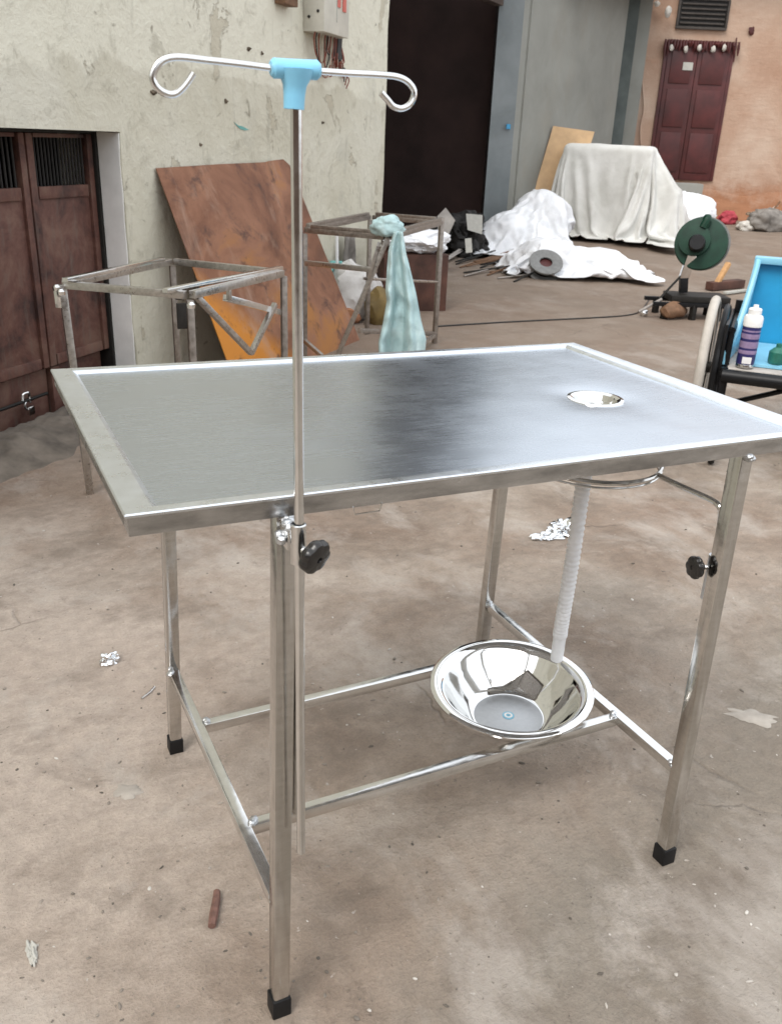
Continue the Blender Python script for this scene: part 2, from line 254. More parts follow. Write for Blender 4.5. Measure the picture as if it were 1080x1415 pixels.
# ------------------------------------------------------------------ mesh tools
class MB:
    def __init__(s): s.bm = bmesh.new()
    def box(s, c, size, rot=None, bev=0):
        r = bmesh.ops.create_cube(s.bm, size=1); vs = r['verts']
        bmesh.ops.scale(s.bm, vec=size, verts=vs)
        if bev: 
            es = list({e for v in vs for e in v.link_edges}); q = bmesh.ops.bevel(s.bm, geom=es, offset=bev, segments=2, profile=.6, affect='EDGES'); vs = list({v for f in q['faces'] for v in f.verts} | {v for v in vs if v.is_valid})
        if rot is not None: bmesh.ops.rotate(s.bm, cent=(0, 0, 0), matrix=rot, verts=vs)
        bmesh.ops.translate(s.bm, vec=c, verts=vs); return s
    def bar(s, a, b, w_, h=None, up=Z, bev=.0015):          # square tube from a to b
        a, b = Vector(a), Vector(b); h = h or w_; d = (b-a); L = d.length; d.normalize()
        x = up.cross(d)
        if x.length < 1e-3: x = Vector((1, 0, 0)).cross(d)
        x.normalize(); y = d.cross(x)
        return s.box((a+b)/2, (w_, h, L), Matrix((x, y, d)).transposed(), bev)
    def tube(s, pts, r, n=10, caps=True, closed=False):
        pts = [Vector(p) for p in pts]; m = len(pts); rs = r if isinstance(r, (list, tuple)) else [r]*m
        rings = []; prev = None
        for i, p in enumerate(pts):
            if closed: d = pts[(i+1) % m]-pts[i-1]
            else: d = pts[min(i+1, m-1)]-pts[max(i-1, 0)]
            d.normalize()
            if prev is None:
                x = d.orthogonal().normalized()
            else:
                x = prev - d*prev.dot(d); x.normalize()
            prev = x; y = d.cross(x)
            rings.append([s.bm.verts.new(p+(x*math.cos(2*math.pi*k/n)+y*math.sin(2*math.pi*k/n))*rs[i]) for k in range(n)])
        for i in range(m if closed else m-1):
            A, B = rings[i], rings[(i+1) % m]
            for k in range(n): s.bm.faces.new((A[k], A[(k+1) % n], B[(k+1) % n], B[k]))
        if caps and not closed: s.bm.faces.new(rings[0][::-1]); s.bm.faces.new(rings[-1])
        return s
    def lathe(s, prof, c=(0, 0, 0), n=32, axis=None, capb=False, capt=False):
        c = Vector(c); ax = Vector(axis).normalized() if axis else Z
        x = ax.orthogonal().normalized() if axis else Vector((1, 0, 0)); y = ax.cross(x)
        rings = [[s.bm.verts.new(c+ax*h+(x*math.cos(2*math.pi*k/n)+y*math.sin(2*math.pi*k/n))*r) for k in range(n)] for r, h in prof]
        for A, B in zip(rings, rings[1:]):
            for k in range(n): s.bm.faces.new((A[k], A[(k+1) % n], B[(k+1) % n], B[k]))
        if capb: s.bm.faces.new(rings[0][::-1])
        if capt: s.bm.faces.new(rings[-1])
        return s
    def slab(s, pts, off):                                 # polygon extruded by the vector off
        a = [s.bm.verts.new(Vector(p)) for p in pts]; b = [s.bm.verts.new(Vector(p)+Vector(off)) for p in pts]; n = len(a)
        s.bm.faces.new(a); s.bm.faces.new(b[::-1])
        for k in range(n): s.bm.faces.new((a[k], b[k], b[(k+1) % n], a[(k+1) % n]))
        return s
    def grid(s, fn, nu, nv, cu=False):
        vs = [[s.bm.verts.new(fn(u/(nu if cu else nu-1), v/(nv-1))) for u in range(nu)] for v in range(nv)]
        for v in range(nv-1):
            for u in range(nu if cu else nu-1): s.bm.faces.new((vs[v][u], vs[v][(u+1) % nu], vs[v+1][(u+1) % nu], vs[v+1][u]))
        return s
    def lump(s, c, size, seed, amp=.35, freq=2.2, sub=4, floor=None, ridged=True):
        r = bmesh.ops.create_icosphere(s.bm, subdivisions=sub, radius=1); off = Vector((seed*7.3, seed*3.1, seed*1.7))
        for v in r['verts']:
            p = v.co.copy(); q = p*freq+off
            k = noise.fractal(q, .9, 2.1, 4)
            if ridged:
                wv = noise.noise_vector(q*.8)*.7; q2 = q+wv
                k = .9*noise.noise(q*.6) + .45*(.3-abs(noise.noise(Vector((q2.x*1.3, q2.y*.7, q2.z*1.1))))*1.6) + .28*(.3-abs(noise.noise(Vector((q2.x*.9+5, q2.y*2.1, q2.z*2.4))))*1.5) + .10*(.3-abs(noise.noise(q2*4.3)))
            p = p*(1+amp*k); v.co = Vector((p.x*size[0], p.y*size[1], p.z*size[2])) + Vector(c)
            if floor is not None and v.co.z < floor: v.co.z = floor
        return s
    def build(s, name, m, parent=None, smooth=True, sharp=35, solid=0):
        bmesh.ops.recalc_face_normals(s.bm, faces=s.bm.faces[:])
        me = bpy.data.meshes.new(name); s.bm.to_mesh(me); s.bm.free()
        me.materials.append(MT[m] if isinstance(m, str) else m)
        if smooth:
            me.polygons.foreach_set('use_smooth', [True]*len(me.polygons)); me.set_sharp_from_angle(angle=math.radians(sharp))
        o = bpy.data.objects.new(name, me); COL.objects.link(o)
        if parent: o.parent = parent; o.matrix_parent_inverse = parent.matrix_basis.inverted()   # meshes are laid out in world space
        if solid:
            md = o.modifiers.new('thickness', 'SOLIDIFY'); md.thickness = solid; md.offset = 0
        return o
def drape(colliders, fn, nu, nv, frames, mass=.3, bend=.5, thick=.015):     # let a sheet fall over the colliders and keep the settled shape
    m = MB().grid(fn, nu, nv); me = bpy.data.meshes.new('sheet'); m.bm.to_mesh(me); m.bm.free()
    o = bpy.data.objects.new('sheet', me); COL.objects.link(o)
    for c in colliders:
        c.modifiers.new('collision', 'COLLISION'); c.collision.thickness_outer = thick; c.collision.cloth_friction = 25
    cm = o.modifiers.new('cloth', 'CLOTH'); st_ = cm.settings; st_.quality = 5; st_.mass = mass; st_.air_damping = 1.5
    st_.tension_stiffness = 15; st_.compression_stiffness = 15; st_.shear_stiffness = 5; st_.bending_stiffness = bend
    cs = cm.collision_settings; cs.use_collision = True; cs.distance_min = .012; cs.use_self_collision = True; cs.self_distance_min = .01; cs.collision_quality = 3
    cm.point_cache.frame_start = 1; cm.point_cache.frame_end = frames; S.frame_start = 1; S.frame_end = frames
    for f in range(1, frames+1): S.frame_set(f)
    ev = bpy.data.meshes.new_from_object(o.evaluated_get(bpy.context.evaluated_depsgraph_get()))
    for q in [o]+list(colliders): bpy.data.objects.remove(q)
    S.frame_set(1); S.frame_end = 1; return ev
def sheet_obj(me, name, m, M=None):
    me.name = name; me.materials.clear(); me.materials.append(MT[m]); me.polygons.foreach_set('use_smooth', [True]*len(me.polygons))
    o = bpy.data.objects.new(name, me); COL.objects.link(o)
    if M is not None: o.matrix_world = M
    a = o.modifiers.new('smooth', 'SUBSURF'); a.levels = a.render_levels = 1
    b = o.modifiers.new('thickness', 'SOLIDIFY'); b.thickness = .004; b.offset = 0
    return o
def tag(o, label, cat, group=None):
    o['label'] = label; o['category'] = cat
    if group: o['group'] = group
    return o
def thing(name, label, cat, loc=(0, 0, 0), rz=0, group=None):
    o = bpy.data.objects.new(name, None); COL.objects.link(o); o.empty_display_size = .1
    o.location = loc; o.rotation_euler = (0, 0, rz); bpy.context.view_layer.update()
    return tag(o, label, cat, group)
def struct(o): o['kind'] = 'structure'; return o
def arc(c, r, a0, a1, n, x=Vector((1, 0, 0)), y=Vector((0, 1, 0))):
    return [Vector(c)+x*(r*math.cos(a0+(a1-a0)*i/(n-1)))+y*(r*math.sin(a0+(a1-a0)*i/(n-1))) for i in range(n)]
def smooth_path(pts, n=8):                                  # Catmull-Rom
    pts = [Vector(p) for p in pts]; P = [pts[0]*2-pts[1]]+pts+[pts[-1]*2-pts[-2]]; out = []
    for i in range(1, len(P)-2):
        for k in range(n):
            u = k/n; a, b, c, d = P[i-1:i+3]
            out.append(.5*((2*b)+(c-a)*u+(2*a-5*b+4*c-d)*u*u+(3*b-a-3*c+d)*u**3))
    return out+[pts[-1]]

# ------------------------------------------------------------------ setting: ground, door sill kerb
def build_ground():
    def axis(lo, hi, extra):
        v = set(extra); x = lo
        while x < hi:
            v.add(round(x, 3)); x += 1.0 if -12 < x < 26 else 20
        v.add(hi); return sorted(v)
    ts = axis(-260, 300, [-.14, -.139]); sv = axis(-280, 280, [-.075, -.065])
    bm = bmesh.new(); vs = []
    for s in sv:
        row = []
        for t in ts:
            p = W(t, s); z = gz(p.x, p.y)
            if s < -.07 and t < -.1395 and t > -12 and s > -6: z = -.7                   # sunken behind the sill of the left door
            row.append(bm.verts.new((p.x, p.y, z)))
        vs.append(row)
    for j in range(len(sv)-1):
        for i in range(len(ts)-1): bm.faces.new((vs[j][i], vs[j][i+1], vs[j+1][i+1], vs[j+1][i]))
    m = MB(); m.bm.free(); m.bm = bm
    struct(m.build('ground', 'ground', sharp=30))
build_ground()
k = MB()
def kerb(u, v):
    t = -3.2+3.05*u; s_ = -.07+.40*v; e = ss(0, .04, v)*(1-ss(.35, 1, v))
    h = .055*e+e*(.022*noise.noise(Vector((t*4, s_*6, 2)))+.014*noise.noise(Vector((t*13, s_*16, 5)))+.008*noise.noise(Vector((t*31, s_*33, 7))))
    p = W(t, s_+(.02+.10*v)*noise.noise(Vector((t*2.5, 0, v)))+.05*v*noise.noise(Vector((t*9, 4, v))) - (.0 if v else .004)); return Vector((p.x, p.y, h-.012*(1-e)-(.10 if v == 0 else 0)))
k.grid(kerb, 220, 40); struct(k.build('kerb', 'kerbm', sharp=180))

# ------------------------------------------------------------------ white house on the left
HT = 5.5; TB = 3.36                                        # wall height, where its right end stands
house = thing('white_house', 'old white plastered house with chipped stained wall along the left of the yard', 'house', W(1, 0))
m = MB(); TH = -WN*.34
# front wall with the sunken doorway cut out; crumbly right end
prof = [W(-6, 0, -.8), W(-6, 0, HT), W(TB, 0, HT)]
for i in range(22):
    z = HT-(HT+.05)*(i+1)/22; prof.append(W(TB+.012*math.sin(i*2.3)+.02*noise.noise(Vector((i*.9, 3, 1))), 0, z))
prof += [W(-.14, 0, -.8)]
for i in range(11): prof.append(W(-.14+.012*noise.noise(Vector((i*1.3, 8, 1))), 0, -.5+1.7*i/10))
prof += [W(-1.6, 0, 1.205), W(-1.6, 0, -.8)]
m.slab(prof, TH); m.build('wall', 'plaster', house, smooth=False)
MB().slab([W(-6, -.34, HT+.02), W(TB+.35, -.34, HT+.02), W(TB+.35, -6, HT+.7), W(-6, -6, HT+.7)], Z*.06).build('roof', 'roofm', house, smooth=False)
MB().slab([W(-6, -4, -.8), W(TB, -4, -.8), W(TB, -4, HT+.3), W(-6, -4, HT+.3)], -WN*.2).build('back_wall', 'darkwall', house, smooth=False)
MB().slab([W(TB-.02, -.34, -.1), W(TB-.02, -4, -.1), W(TB-.02, -4, HT), W(TB-.02, -.34, HT)], -WD*.25).build('end_wall', 'darkwall', house, smooth=False)
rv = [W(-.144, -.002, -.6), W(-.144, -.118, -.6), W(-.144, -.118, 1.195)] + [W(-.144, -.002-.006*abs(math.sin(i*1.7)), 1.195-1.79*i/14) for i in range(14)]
MB().slab(rv, -WD*.006).build('door_reveal', 'litwhite', house, smooth=False)  # whitewashed lining; light from the left is put into its paler colour
MB().slab([W(-5.9, -.34, -.8), W(-5.9, -4, -.8), W(-5.9, -4, HT), W(-5.9, -.34, HT)], WD*.2).build('end_wall', 'darkwall', house, smooth=False)
# stub of a broken bracket and pegs in the wall
for (px, py, r) in ((211, 128, .012), (312, 140, .010), (343, 68, .010), (362, 74, .009), (445, 170, .008), (277, 200, .007)):
    p = V(px, py, P0, WN); MB().lump(p-WN*r*.5, (r*1.7, r*1.7, r*1.1), px, .8, 1.6, 3).build('wall_chip', 'chip', house)
p = V(333, 174, P0, WN)                                     # smear of blue-green paint
m = MB(); m.slab([p+WN*.001+WD*a*.07+Z*b*.02 for a, b in ((-1.2, .9), (-.5, .1), (.2, -.1), (1.3, -.9), (.6, -1.1), (-.2, -.8), (-.8, .1))], WN*.002); m.build('paint_smear', 'teal', house, smooth=False)

# double door, set back in the doorway
door = thing('double_door', 'rusty brown double metal door with barred vents, sunken in the white wall', 'door', W(-.6, -.14, 0))
def dslab(t0, t1, z0, z1, s0, s1, name, mm, par):
    m = MB(); c = W((t0+t1)/2, (s0+s1)/2, (z0+z1)/2); m.box(c, (abs(t1-t0), abs(s1-s0), z1-z0), Matrix((WD, WN, Z)).transposed(), .004); return m.build(name, mm, par)
dslab(-1.62, -.10, 1.187, 1.204, -.20, -.12, 'door_frame', 'darkiron', door); dslab(-.165, -.128, -.6, 1.187, -.20, -.12, 'door_frame', 'darkiron', door)
for k, (a, b) in enumerate(((-1.62, -.605), (-.595, -.167))):
    if k == 0: a = -1.10
    leaf = dslab(a, b, .225, .93, -.165, -.15, 'door_leaf', 'door', door)
    for n_, q in (('stile', (a, a+.04, .215, 1.185)), ('stile', (b-.035, b, .215, 1.185))): dslab(q[0], q[1], q[2], q[3], -.17, -.135, n_, 'door', leaf)
    dslab(a+.051, b-.046, .925, .975, -.17, -.138, 'rail', 'door', leaf); dslab(a+.051, b-.046, 1.168, 1.185, -.17, -.14, 'rail', 'door', leaf); dslab(a+.051, b-.046, .215, .262, -.17, -.138, 'rail', 'door', leaf)
    nb = 15
    for i in range(nb):
        t = a+.06+(b-a-.12)*i/(nb-1); MB().tube([W(t, -.152, .973), W(t, -.152, 1.17)], .0050, 6).build('vent_bar', 'dark', leaf)
# lower fixed boards under the leaves, post and bolt
for (z0, z1, s) in ((.08, .195, -.19), (-.13, .07, -.195), (-.4, -.135, -.2)):
    dslab(-1.1, -.57, z0, z1, s-.02, s, 'board', 'door', door)
    dslab(-.50, -.17, z0, z1, s-.02, s, 'board', 'door', door)
dslab(-.565, -.505, -.6, .20, -.2, -.165, 'post', 'door', door)
# bolt and padlock
lk = thing('padlock', 'small steel padlock hanging on the bolt of the rusty double door', 'padlock', V(40, 560, W(0, -.15), WN))
c = V(38, 553, W(0, -.155), WN)
MB().tube(smooth_path([c+WD*-.03+Z*.005, c+WD*-.02+Z*.03, c+WD*.0+Z*.035+WN*.01, c+WD*.015+Z*.02, c+WD*.012-Z*.005], 5), .006, 8).build('hasp', 'stretch', lk)
MB().tube(arc(c-Z*.022, .02, math.radians(20), math.radians(300), 14, WD, Z), .005, 8).build('shackle', 'stretch', lk)
MB().box(c-Z*.05+WD*.014, (.035, .02, .04), Matrix((WD, WN, Z)).transposed(), .006).build('lock_body', 'stretch', lk)
MB().tube([c+WD*-.4+Z*.0, c+WD*.13+Z*.0], .007, 8).build('bolt_rod', 'darkiron', door)

# electric boxes and wires on the white wall
Rw = Matrix((WD, WN, Z)).transposed()
def wbox(px, py, half_t, zlo, zhi, dep, name, mm, par):
    p = V(px, py, P0, WN); t = (p-P0).dot(WD); m = MB(); m.box(W(t, dep/2+.001, (zlo+zhi)/2), (half_t*2, dep, zhi-zlo), Rw, .006); return t, m.build(name, mm, par)
mb = thing('meter_box', 'cream electric meter box with red stickers and dangling wires high on white wall', 'meter box', V(445, 40, P0, WN))
t0, bx_ = wbox(437, 30, .20, 1.80, 2.35, .14, 'box', 'cream', mb)
for dt, dz in ((.02, .19), (.11, .175)):
    MB().box(W(t0+dt, .1445, 1.80+dz), (.05, .006, .07), Rw).build('sticker', 'redp', bx_)
MB().box(W(t0-.006, .1425, 2.1), (.008, .005, .46), Rw).build('lid_seam', 'greyenamel', bx_)
for dz, ds in ((.06, .04), (.09, .1), (.22, .05), (.2, .11)):
    MB().lathe([(0.001, .004), (.009, .003), (.009, 0)], W(t0-.202, ds, 1.82+dz), 10, -WD).build('screw', 'darkiron', bx_)
_, b2 = wbox(388, 10, .085, 1.90, 2.3, .07, 'box', 'brown', mb)
p = V(390, 5, P0, WN); t2 = (p-P0).dot(WD); MB().box(W(t2+.01, .0755, 2.12), (.11, .006, .36), Rw).build('meter_face', 'greyenamel', b2)
wr = thing('hanging_wires', 'tangle of red and black wires looping below the meter box', 'wires', W(t0, .05, 1.7))
for i in range(9):
    a = t0-.17+.04*i+random.uniform(-.02, .02); b = t0+.06+.05*random.random()+.02*i; lo = 1.56+.13*random.random()
    pts = [W(a, .07, 1.805), W(a+.01, .06, 1.75), W((a+b)/2-.05, .05, lo+.03), W((a+b)/2+.05, .05, lo), W(b, .05, lo+.1), W(b+.05, .04, lo+.2), W(t0+.24, .03, 1.84+.02*i)]
    MB().tube(smooth_path(pts, 6), .0045, 6).build('wire', ('wirered', 'wireblack', 'wirered', 'wirewhite')[i % 4], wr)
for i in range(5):
    a = t0+.24+.02*i; pts = [W(a, .03, 1.8), W(a+.03, .05, 1.72-.01*i), W(a-.02, .04, 1.66), W(a+.04, .03, 1.62), W(a+.09+.02*i, .03, 1.70-.03*i), W(a+.15, .02, 1.6-.02*i)]
    MB().tube(smooth_path(pts, 6), .0045, 6).build('wire', ('wirered', 'wirered', 'wireblack')[i % 3], wr)
MB().tube(smooth_path([W(t0+.25, .03, 2.6), W(t0+.255, .04, 2.1), W(t0+.27, .03, 1.8), W(t0+.25, .03, 1.68)], 6), .035, 10).build('cable_sleeve', 'wireblack', wr)

# ------------------------------------------------------------------ added brown wall, unseen behind the camera, for the steel to mirror
m = MB(); m.slab([Dp(-9, -5.5, -.1), Dp(10, -5.5, -.1), Dp(10, -5.5, 3.4), Dp(-9, -5.5, 3.4)], -FH*.3); struct(m.build('added_wall', 'addedwall', None, smooth=False))

# ------------------------------------------------------------------ dark shed, its column and grey side wall
K1 = V(667, 300, Dp(0, 10.8), FH); K1.z = 0
shed = thing('open_shed', 'dark open fronted shed with blue grey column and grey plaster side wall', 'shed', K1)
K2 = V(699, 300, Dp(0, 10.9), FH); K2.z = 0; K3 = V(850, 150, Dp(0, 13.45), FH); K3.z = 0
B = W(TB, -.34)
colw = (K2-K1)
MB().slab([K1-Z*.1, K2-Z*.1, K2+Z*5.50, K1+Z*5.50], FH*.35+RH*.03).build('column', 'column', shed, smooth=False)
gdir = (K3-K2).normalized(); gn = Vector((gdir.y, -gdir.x, 0))
q0 = K2+FH*.06; MB().slab([q0-Z*.1, K3-Z*.1, K3+Z*3.6, q0+Z*3.6], -gn*.2).build('side_wall', 'greywall', shed, smooth=False)
MB().slab([q0+gdir*.16-Z*.1+gn*.002, q0+gdir*.2-Z*.1+gn*.002, q0+gdir*.2+Z*3.6+gn*.002, q0+gdir*.16+Z*3.6+gn*.002], gn*.02).build('conduit', 'greywall', shed, smooth=False)
p = V(703, 175, q0, gn); MB().box(p+gn*.003, (.14, .006, .05), Matrix((gdir, gn, Z)).transposed()).build('paint_mark', 'cyan', shed)
# interior: back wall, far side, roof, beam over the opening
bk0 = B+(-WN)*5.2; bk1 = K1+(-WN)*5.0
MB().slab([bk0-WD*3-Z*.1, bk1+WD*4-Z*.1, bk1+WD*4+Z*5.70, bk0-WD*3+Z*5.70], -WN*.2).build('back_wall', 'darkwall', shed, smooth=False)
r0 = K1+FH*.36; MB().slab([r0-Z*.1, r0-WN*5.2-Z*.1, r0-WN*5.2+Z*5.70, r0+Z*5.70], WD*.2).build('inner_wall', 'darkwall', shed, smooth=False)
MB().slab([B+WN*.25+Z*5.52+WD*.05, K1+WN*.25+Z*5.52+WD*.6, bk1+WD*4+Z*6.30, bk0-WD*1+Z*6.30], Z*.05).build('roof', 'roofm', shed, smooth=False)
MB().bar(B+Z*2.62+WD*.03, K1+Z*2.62-WD*.02, .10, .14).build('beam', 'beam', shed, smooth=False)
MB().bar(B+Z*5.35+WD*.03, K1+Z*5.35-WD*.02, .12, .2).build('beam', 'beam', shed, smooth=False)
for f_ in (.35, .7):
    a = B.lerp(K1, f_)-WN*2.2; MB().bar(a-Z*.05, a+Z*5.60, .14, .14).build('post', 'beam', shed, smooth=False)
# low eave of the lean-to over the side wall and its rafters
e0 = q0+gdir*.75; MB().slab([e0+Z*3.22+gn*.55, K3+Z*3.20+gn*.55+gdir*.35, K3+Z*3.9-gn*1.5+gdir*.35, e0+Z*3.9-gn*1.5], Z*.05).build('eave', 'roofm', shed, smooth=False)
for i in range(7):
    a = e0.lerp(K3, i/6); MB().bar(a+gn*.50+Z*3.17, a+Z*3.33, .05, .08).build('rafter', 'beam', shed, smooth=False)
MB().bar(e0+gn*.48+Z*3.13, K3+gn*.48+gdir*.3+Z*3.12, .06, .06).build('eave_beam', 'beam', shed, smooth=False)
# dark corner post and the pale strip beside the orange wall
a = V(847, 120, Dp(0, 13.5), FH); b = V(869, 120, Dp(0, 13.5), FH); a.z = b.z = 0
MB().slab([a-Z*.1, b-Z*.1, b+Z*3.25, a+Z*3.25], FH*.12).build('corner_post', 'postgrey', shed, smooth=False)
a = V(868.5, 120, Dp(0, 13.7), FH); b = V(886, 120, Dp(0, 13.7), FH); a.z = b.z = 0
MB().slab([a-Z*.1, b-Z*.1, b+Z*3.3, a+Z*3.3], FH*.12).build('pale_strip', 'greywall', shed, smooth=False)

# ------------------------------------------------------------------ orange house
OD = 14.0; OP = Dp(0, OD)
oh = thing('orange_house', 'orange washed mud plaster house across the back of the yard', 'house', Dp(5, OD))
def ov(px, py): return V(px, py, OP, FH)
m = MB(); u0 = 2.9; u1 = 13
m.slab([Dp(u0, OD, -.1), Dp(u1, OD, -.1), Dp(u1, OD, 3.75), Dp(u0, OD, 3.75)], FH*.3); m.build('wall', 'orange', oh, smooth=False)
m = MB(); m.slab([Dp(u0-.2, OD-.35, 3.62), Dp(u1+.3, OD-.35, 3.62), Dp(u1+.3, OD+5, 4.4), Dp(u0-.2, OD+5, 4.4)], Z*.05); m.build('roof', 'roofm', oh, smooth=False)
m = MB(); m.slab([Dp(u0, OD+4.5, -.1), Dp(u1, OD+4.5, -.1), Dp(u1, OD+4.5, 4.2), Dp(u0, OD+4.5, 4.2)], FH*.2); m.build('back_wall', 'orange', oh, smooth=False)
def plinth(u, v):
    x = 3.3+6.5*u; y = v; d = -.10*(1-y)**1.3-.03*noise.noise(Vector((x*2, y*3, 0)))*(1-y)-.012*noise.noise(Vector((x*6, y*7, 3)))
    return Dp(x, OD-.003+d*(1 if y < .98 else 0), .14+y*(.52+.12*noise.noise(Vector((x*1.7, 0, 9)))))
m = MB(); m.grid(plinth, 90, 14); m.build('worn_base', 'orange', oh, sharp=180)
# door
dTL, dTR, dBL, dBR = ov(913, 60), ov(1003, 63), ov(906, 247), ov(985, 250)
xl = ((dTL-CAM).dot(RH)+(dBL-CAM).dot(RH))/2; xr = ((dTR-CAM).dot(RH)+(dBR-CAM).dot(RH))/2; z0, z1 = dBL.z, dTL.z
Rf = Matrix((RH, FH, Z)).transposed()
def fbox(x0, x1, a, b, d0, d1, name, mm, par, bev=.004):
    m = MB(); m.box(Dp((x0+x1)/2, OD-(d0+d1)/2, (a+b)/2), (x1-x0, abs(d1-d0), b-a), Rf, bev); return m.build(name, mm, par)
md_ = thing('maroon_door', 'maroon double door with garland and paper note in the orange wall', 'door', Dp((xl+xr)/2, OD-.03, z0))
xm = (xl+xr)/2-.02
for a, b in ((xl, xm-.004), (xm+.004, xr)):
    lf = fbox(a, b, z0, z1, .004, .035, 'door_leaf', 'maroon', md_)
    for za, zb in ((.06, .36), (.40, .68), (.72, .95)):
        h = z1-z0; fbox(a+.06, b-.06, z0+h*za, z0+h*zb, .035, .05, 'panel', 'maroon', lf, .008)
fbox(xl-.05, xl-.004, z0, z1+.03, .002, .028, 'door_frame', 'maroon', md_); fbox(xr+.004, xr+.05, z0, z1+.03, .002, .028, 'door_frame', 'maroon', md_); fbox(xl-.002, xr+.002, z1+.004, z1+.05, .002, .028, 'door_frame', 'maroon', md_)
p = ov(948, 92); u = (p-CAM).dot(RH); fbox(u-.07, u+.07, p.z-.05, p.z+.05, .056, .06, 'paper_note', 'paper', md_, 0)
gl = thing('door_garland', 'dark red fringed garland with pale flowers over the maroon door', 'garland', Dp(xm, OD-.06, z1))
for i in range(26):
    x = xl-.06+(xr-xl+.14)*i/25; L = .07+.09*random.random()+(.08 if i in (0, 24, 25, 1) else 0)
    MB().tube([Dp(x, OD-.06, z1+.05), Dp(x+.01*random.uniform(-1, 1), OD-.075, z1+.05-L*.5), Dp(x+.015*random.uniform(-1, 1), OD-.07, z1+.05-L)], [.016, .022, .008], 6).build('tassel', 'maroon', gl)
for i, px in enumerate((927, 947, 966, 985, 1000)):
    p = V(px, 66+(i % 2)*2, Dp(0, OD-.1), FH); MB().lump(p, (.035, .025, .045), i+3, .4, 2, 2).build('flower', 'creamcloth', gl)
fr = thing('hanging_strings', 'thin dark red strings hanging beside the top right of the maroon door', 'strings', ov(1015, 60))
for px, y0, y1 in ((1017, 52, 86), (1014, 58, 80)):
    MB().tube([V(px, y0, Dp(0, OD-.02), FH), V(px-4, y1, Dp(0, OD-.03), FH)], .009, 6).build('string', 'maroon', fr)
a, b = ov(935, 36), ov(1001, 3); ua = (a-CAM).dot(RH); ub = (b-CAM).dot(RH)+.04
vt = thing('wall_vent', 'dark slatted vent opening above the maroon door', 'vent', Dp((ua+ub)/2, OD, a.z))
fbox(ua, ub, a.z, a.z+.34, .003, .02, 'vent_back', 'dark', vt)
for i in range(6):
    z = a.z+.03+i*.058; fbox(ua+.02, ub-.02, z, z+.022, .021, .045, 'slat', 'vent', vt)
fbox(ua-.03, ub+.03, a.z-.035, a.z-.002, .003, .05, 'frame', 'vent', vt); fbox(ua-.03, ua-.001, a.z, a.z+.34, .003, .05, 'frame', 'vent', vt); fbox(ub+.001, ub+.03, a.z, a.z+.34, .003, .05, 'frame', 'vent', vt)
p = ov(1038, 43); o = MB().lump(p-FH*.005, (.06, .02, .055), 4, .5, 2, 3).build('wall_knot', 'maroon'); tag(o, 'small dark red round patch on orange wall right of the vent', 'patch')
o = MB().tube(smooth_path([V(887, 115, Dp(0, OD-.03), FH), V(889, 150, Dp(0, OD-.03), FH), V(884, 180, Dp(0, OD-.03), FH), V(887, 225, Dp(0, OD-.03), FH)], 6), .012, 8).build('drain_pipe', 'orange'); tag(o, 'thin orange painted pipe running down wall left of maroon door', 'pipe')
for i, (px, py) in enumerate(((907, 5), (923, 16))):
    p = V(px, py, Dp(0, OD-.12), FH); o = MB().lump(p, (.05, .03, .035+.03*i), 21+i, .4, 2, 3).build('hanging_lump', 'creamcloth'); tag(o, ('pale rag tucked under the eave left of the vent', 'small pale rag hanging just left of the vent')[i], 'rag')
# step under the door
p = ov(945, 270); u = (p-CAM).dot(RH); o = MB().box(Dp(u-.12, OD-.22, .47), (.55, .28, .60), Rf, .03).build('door_step', 'greywall'); tag(o, 'worn grey concrete step below the maroon door', 'step')

# ------------------------------------------------------------------ the examination table
L_, W_ = 1.0802, .6587
def tz(x): return .85-.0176*x                               # the top falls a little towards the drain
et = thing('examination_table', 'stainless steel examination table with drain, standing in the yard', 'table', (.54, .33, 0))
DX, DY = .843, .279                                        # drain
m = MB()
def ring(a, b, dz): return [Vector((x, y, tz(x)+dz)) for x, y in ((a, b), (L_-a, b), (L_-a, W_-b), (a, W_-b))]
loops = [ring(.0045, .0045, -.0045), ring(.0003, .0003, -.0042), ring(0, 0, -.0015), ring(.0015, .0015, 0), ring(.031, .016, 0), ring(.033, .018, -.0008), ring(.040, .024, -.0055)]
vs = [[m.bm.verts.new(p) for p in lp] for lp in loops]
for A, B_ in zip(vs, vs[1:]):
    for k in range(4): m.bm.faces.new((A[k], A[(k+1) % 4], B_[(k+1) % 4], B_[k]))
m.build('rim', 'rim', et, sharp=25)
m = MB()
for A, B_ in (((0, 0), (L_, 0)), ((L_, 0), (L_, W_)), ((L_, W_), (0, W_)), ((0, W_), (0, 0))):
    q = [Vector((min(max(x, .004), L_-.004), min(max(y, .004), W_-.004), 0)) for x, y in (A, B_)]; inn = Vector((L_/2, W_/2, 0))
    n_in = Vector((-(q[1]-q[0]).y, (q[1]-q[0]).x, 0)).normalized()*.0015
    if A[0] == B_[0]: q = [Vector((p_.x, min(max(p_.y, .0062), W_-.0062), 0)) for p_ in q]
    m.slab([p_+Z*(tz(p_.x)-.0275) for p_ in q]+[p_+Z*(tz(p_.x)-.0040) for p_ in q[::-1]], n_in)
m.build('skirt', 'skirt', et, smooth=False)
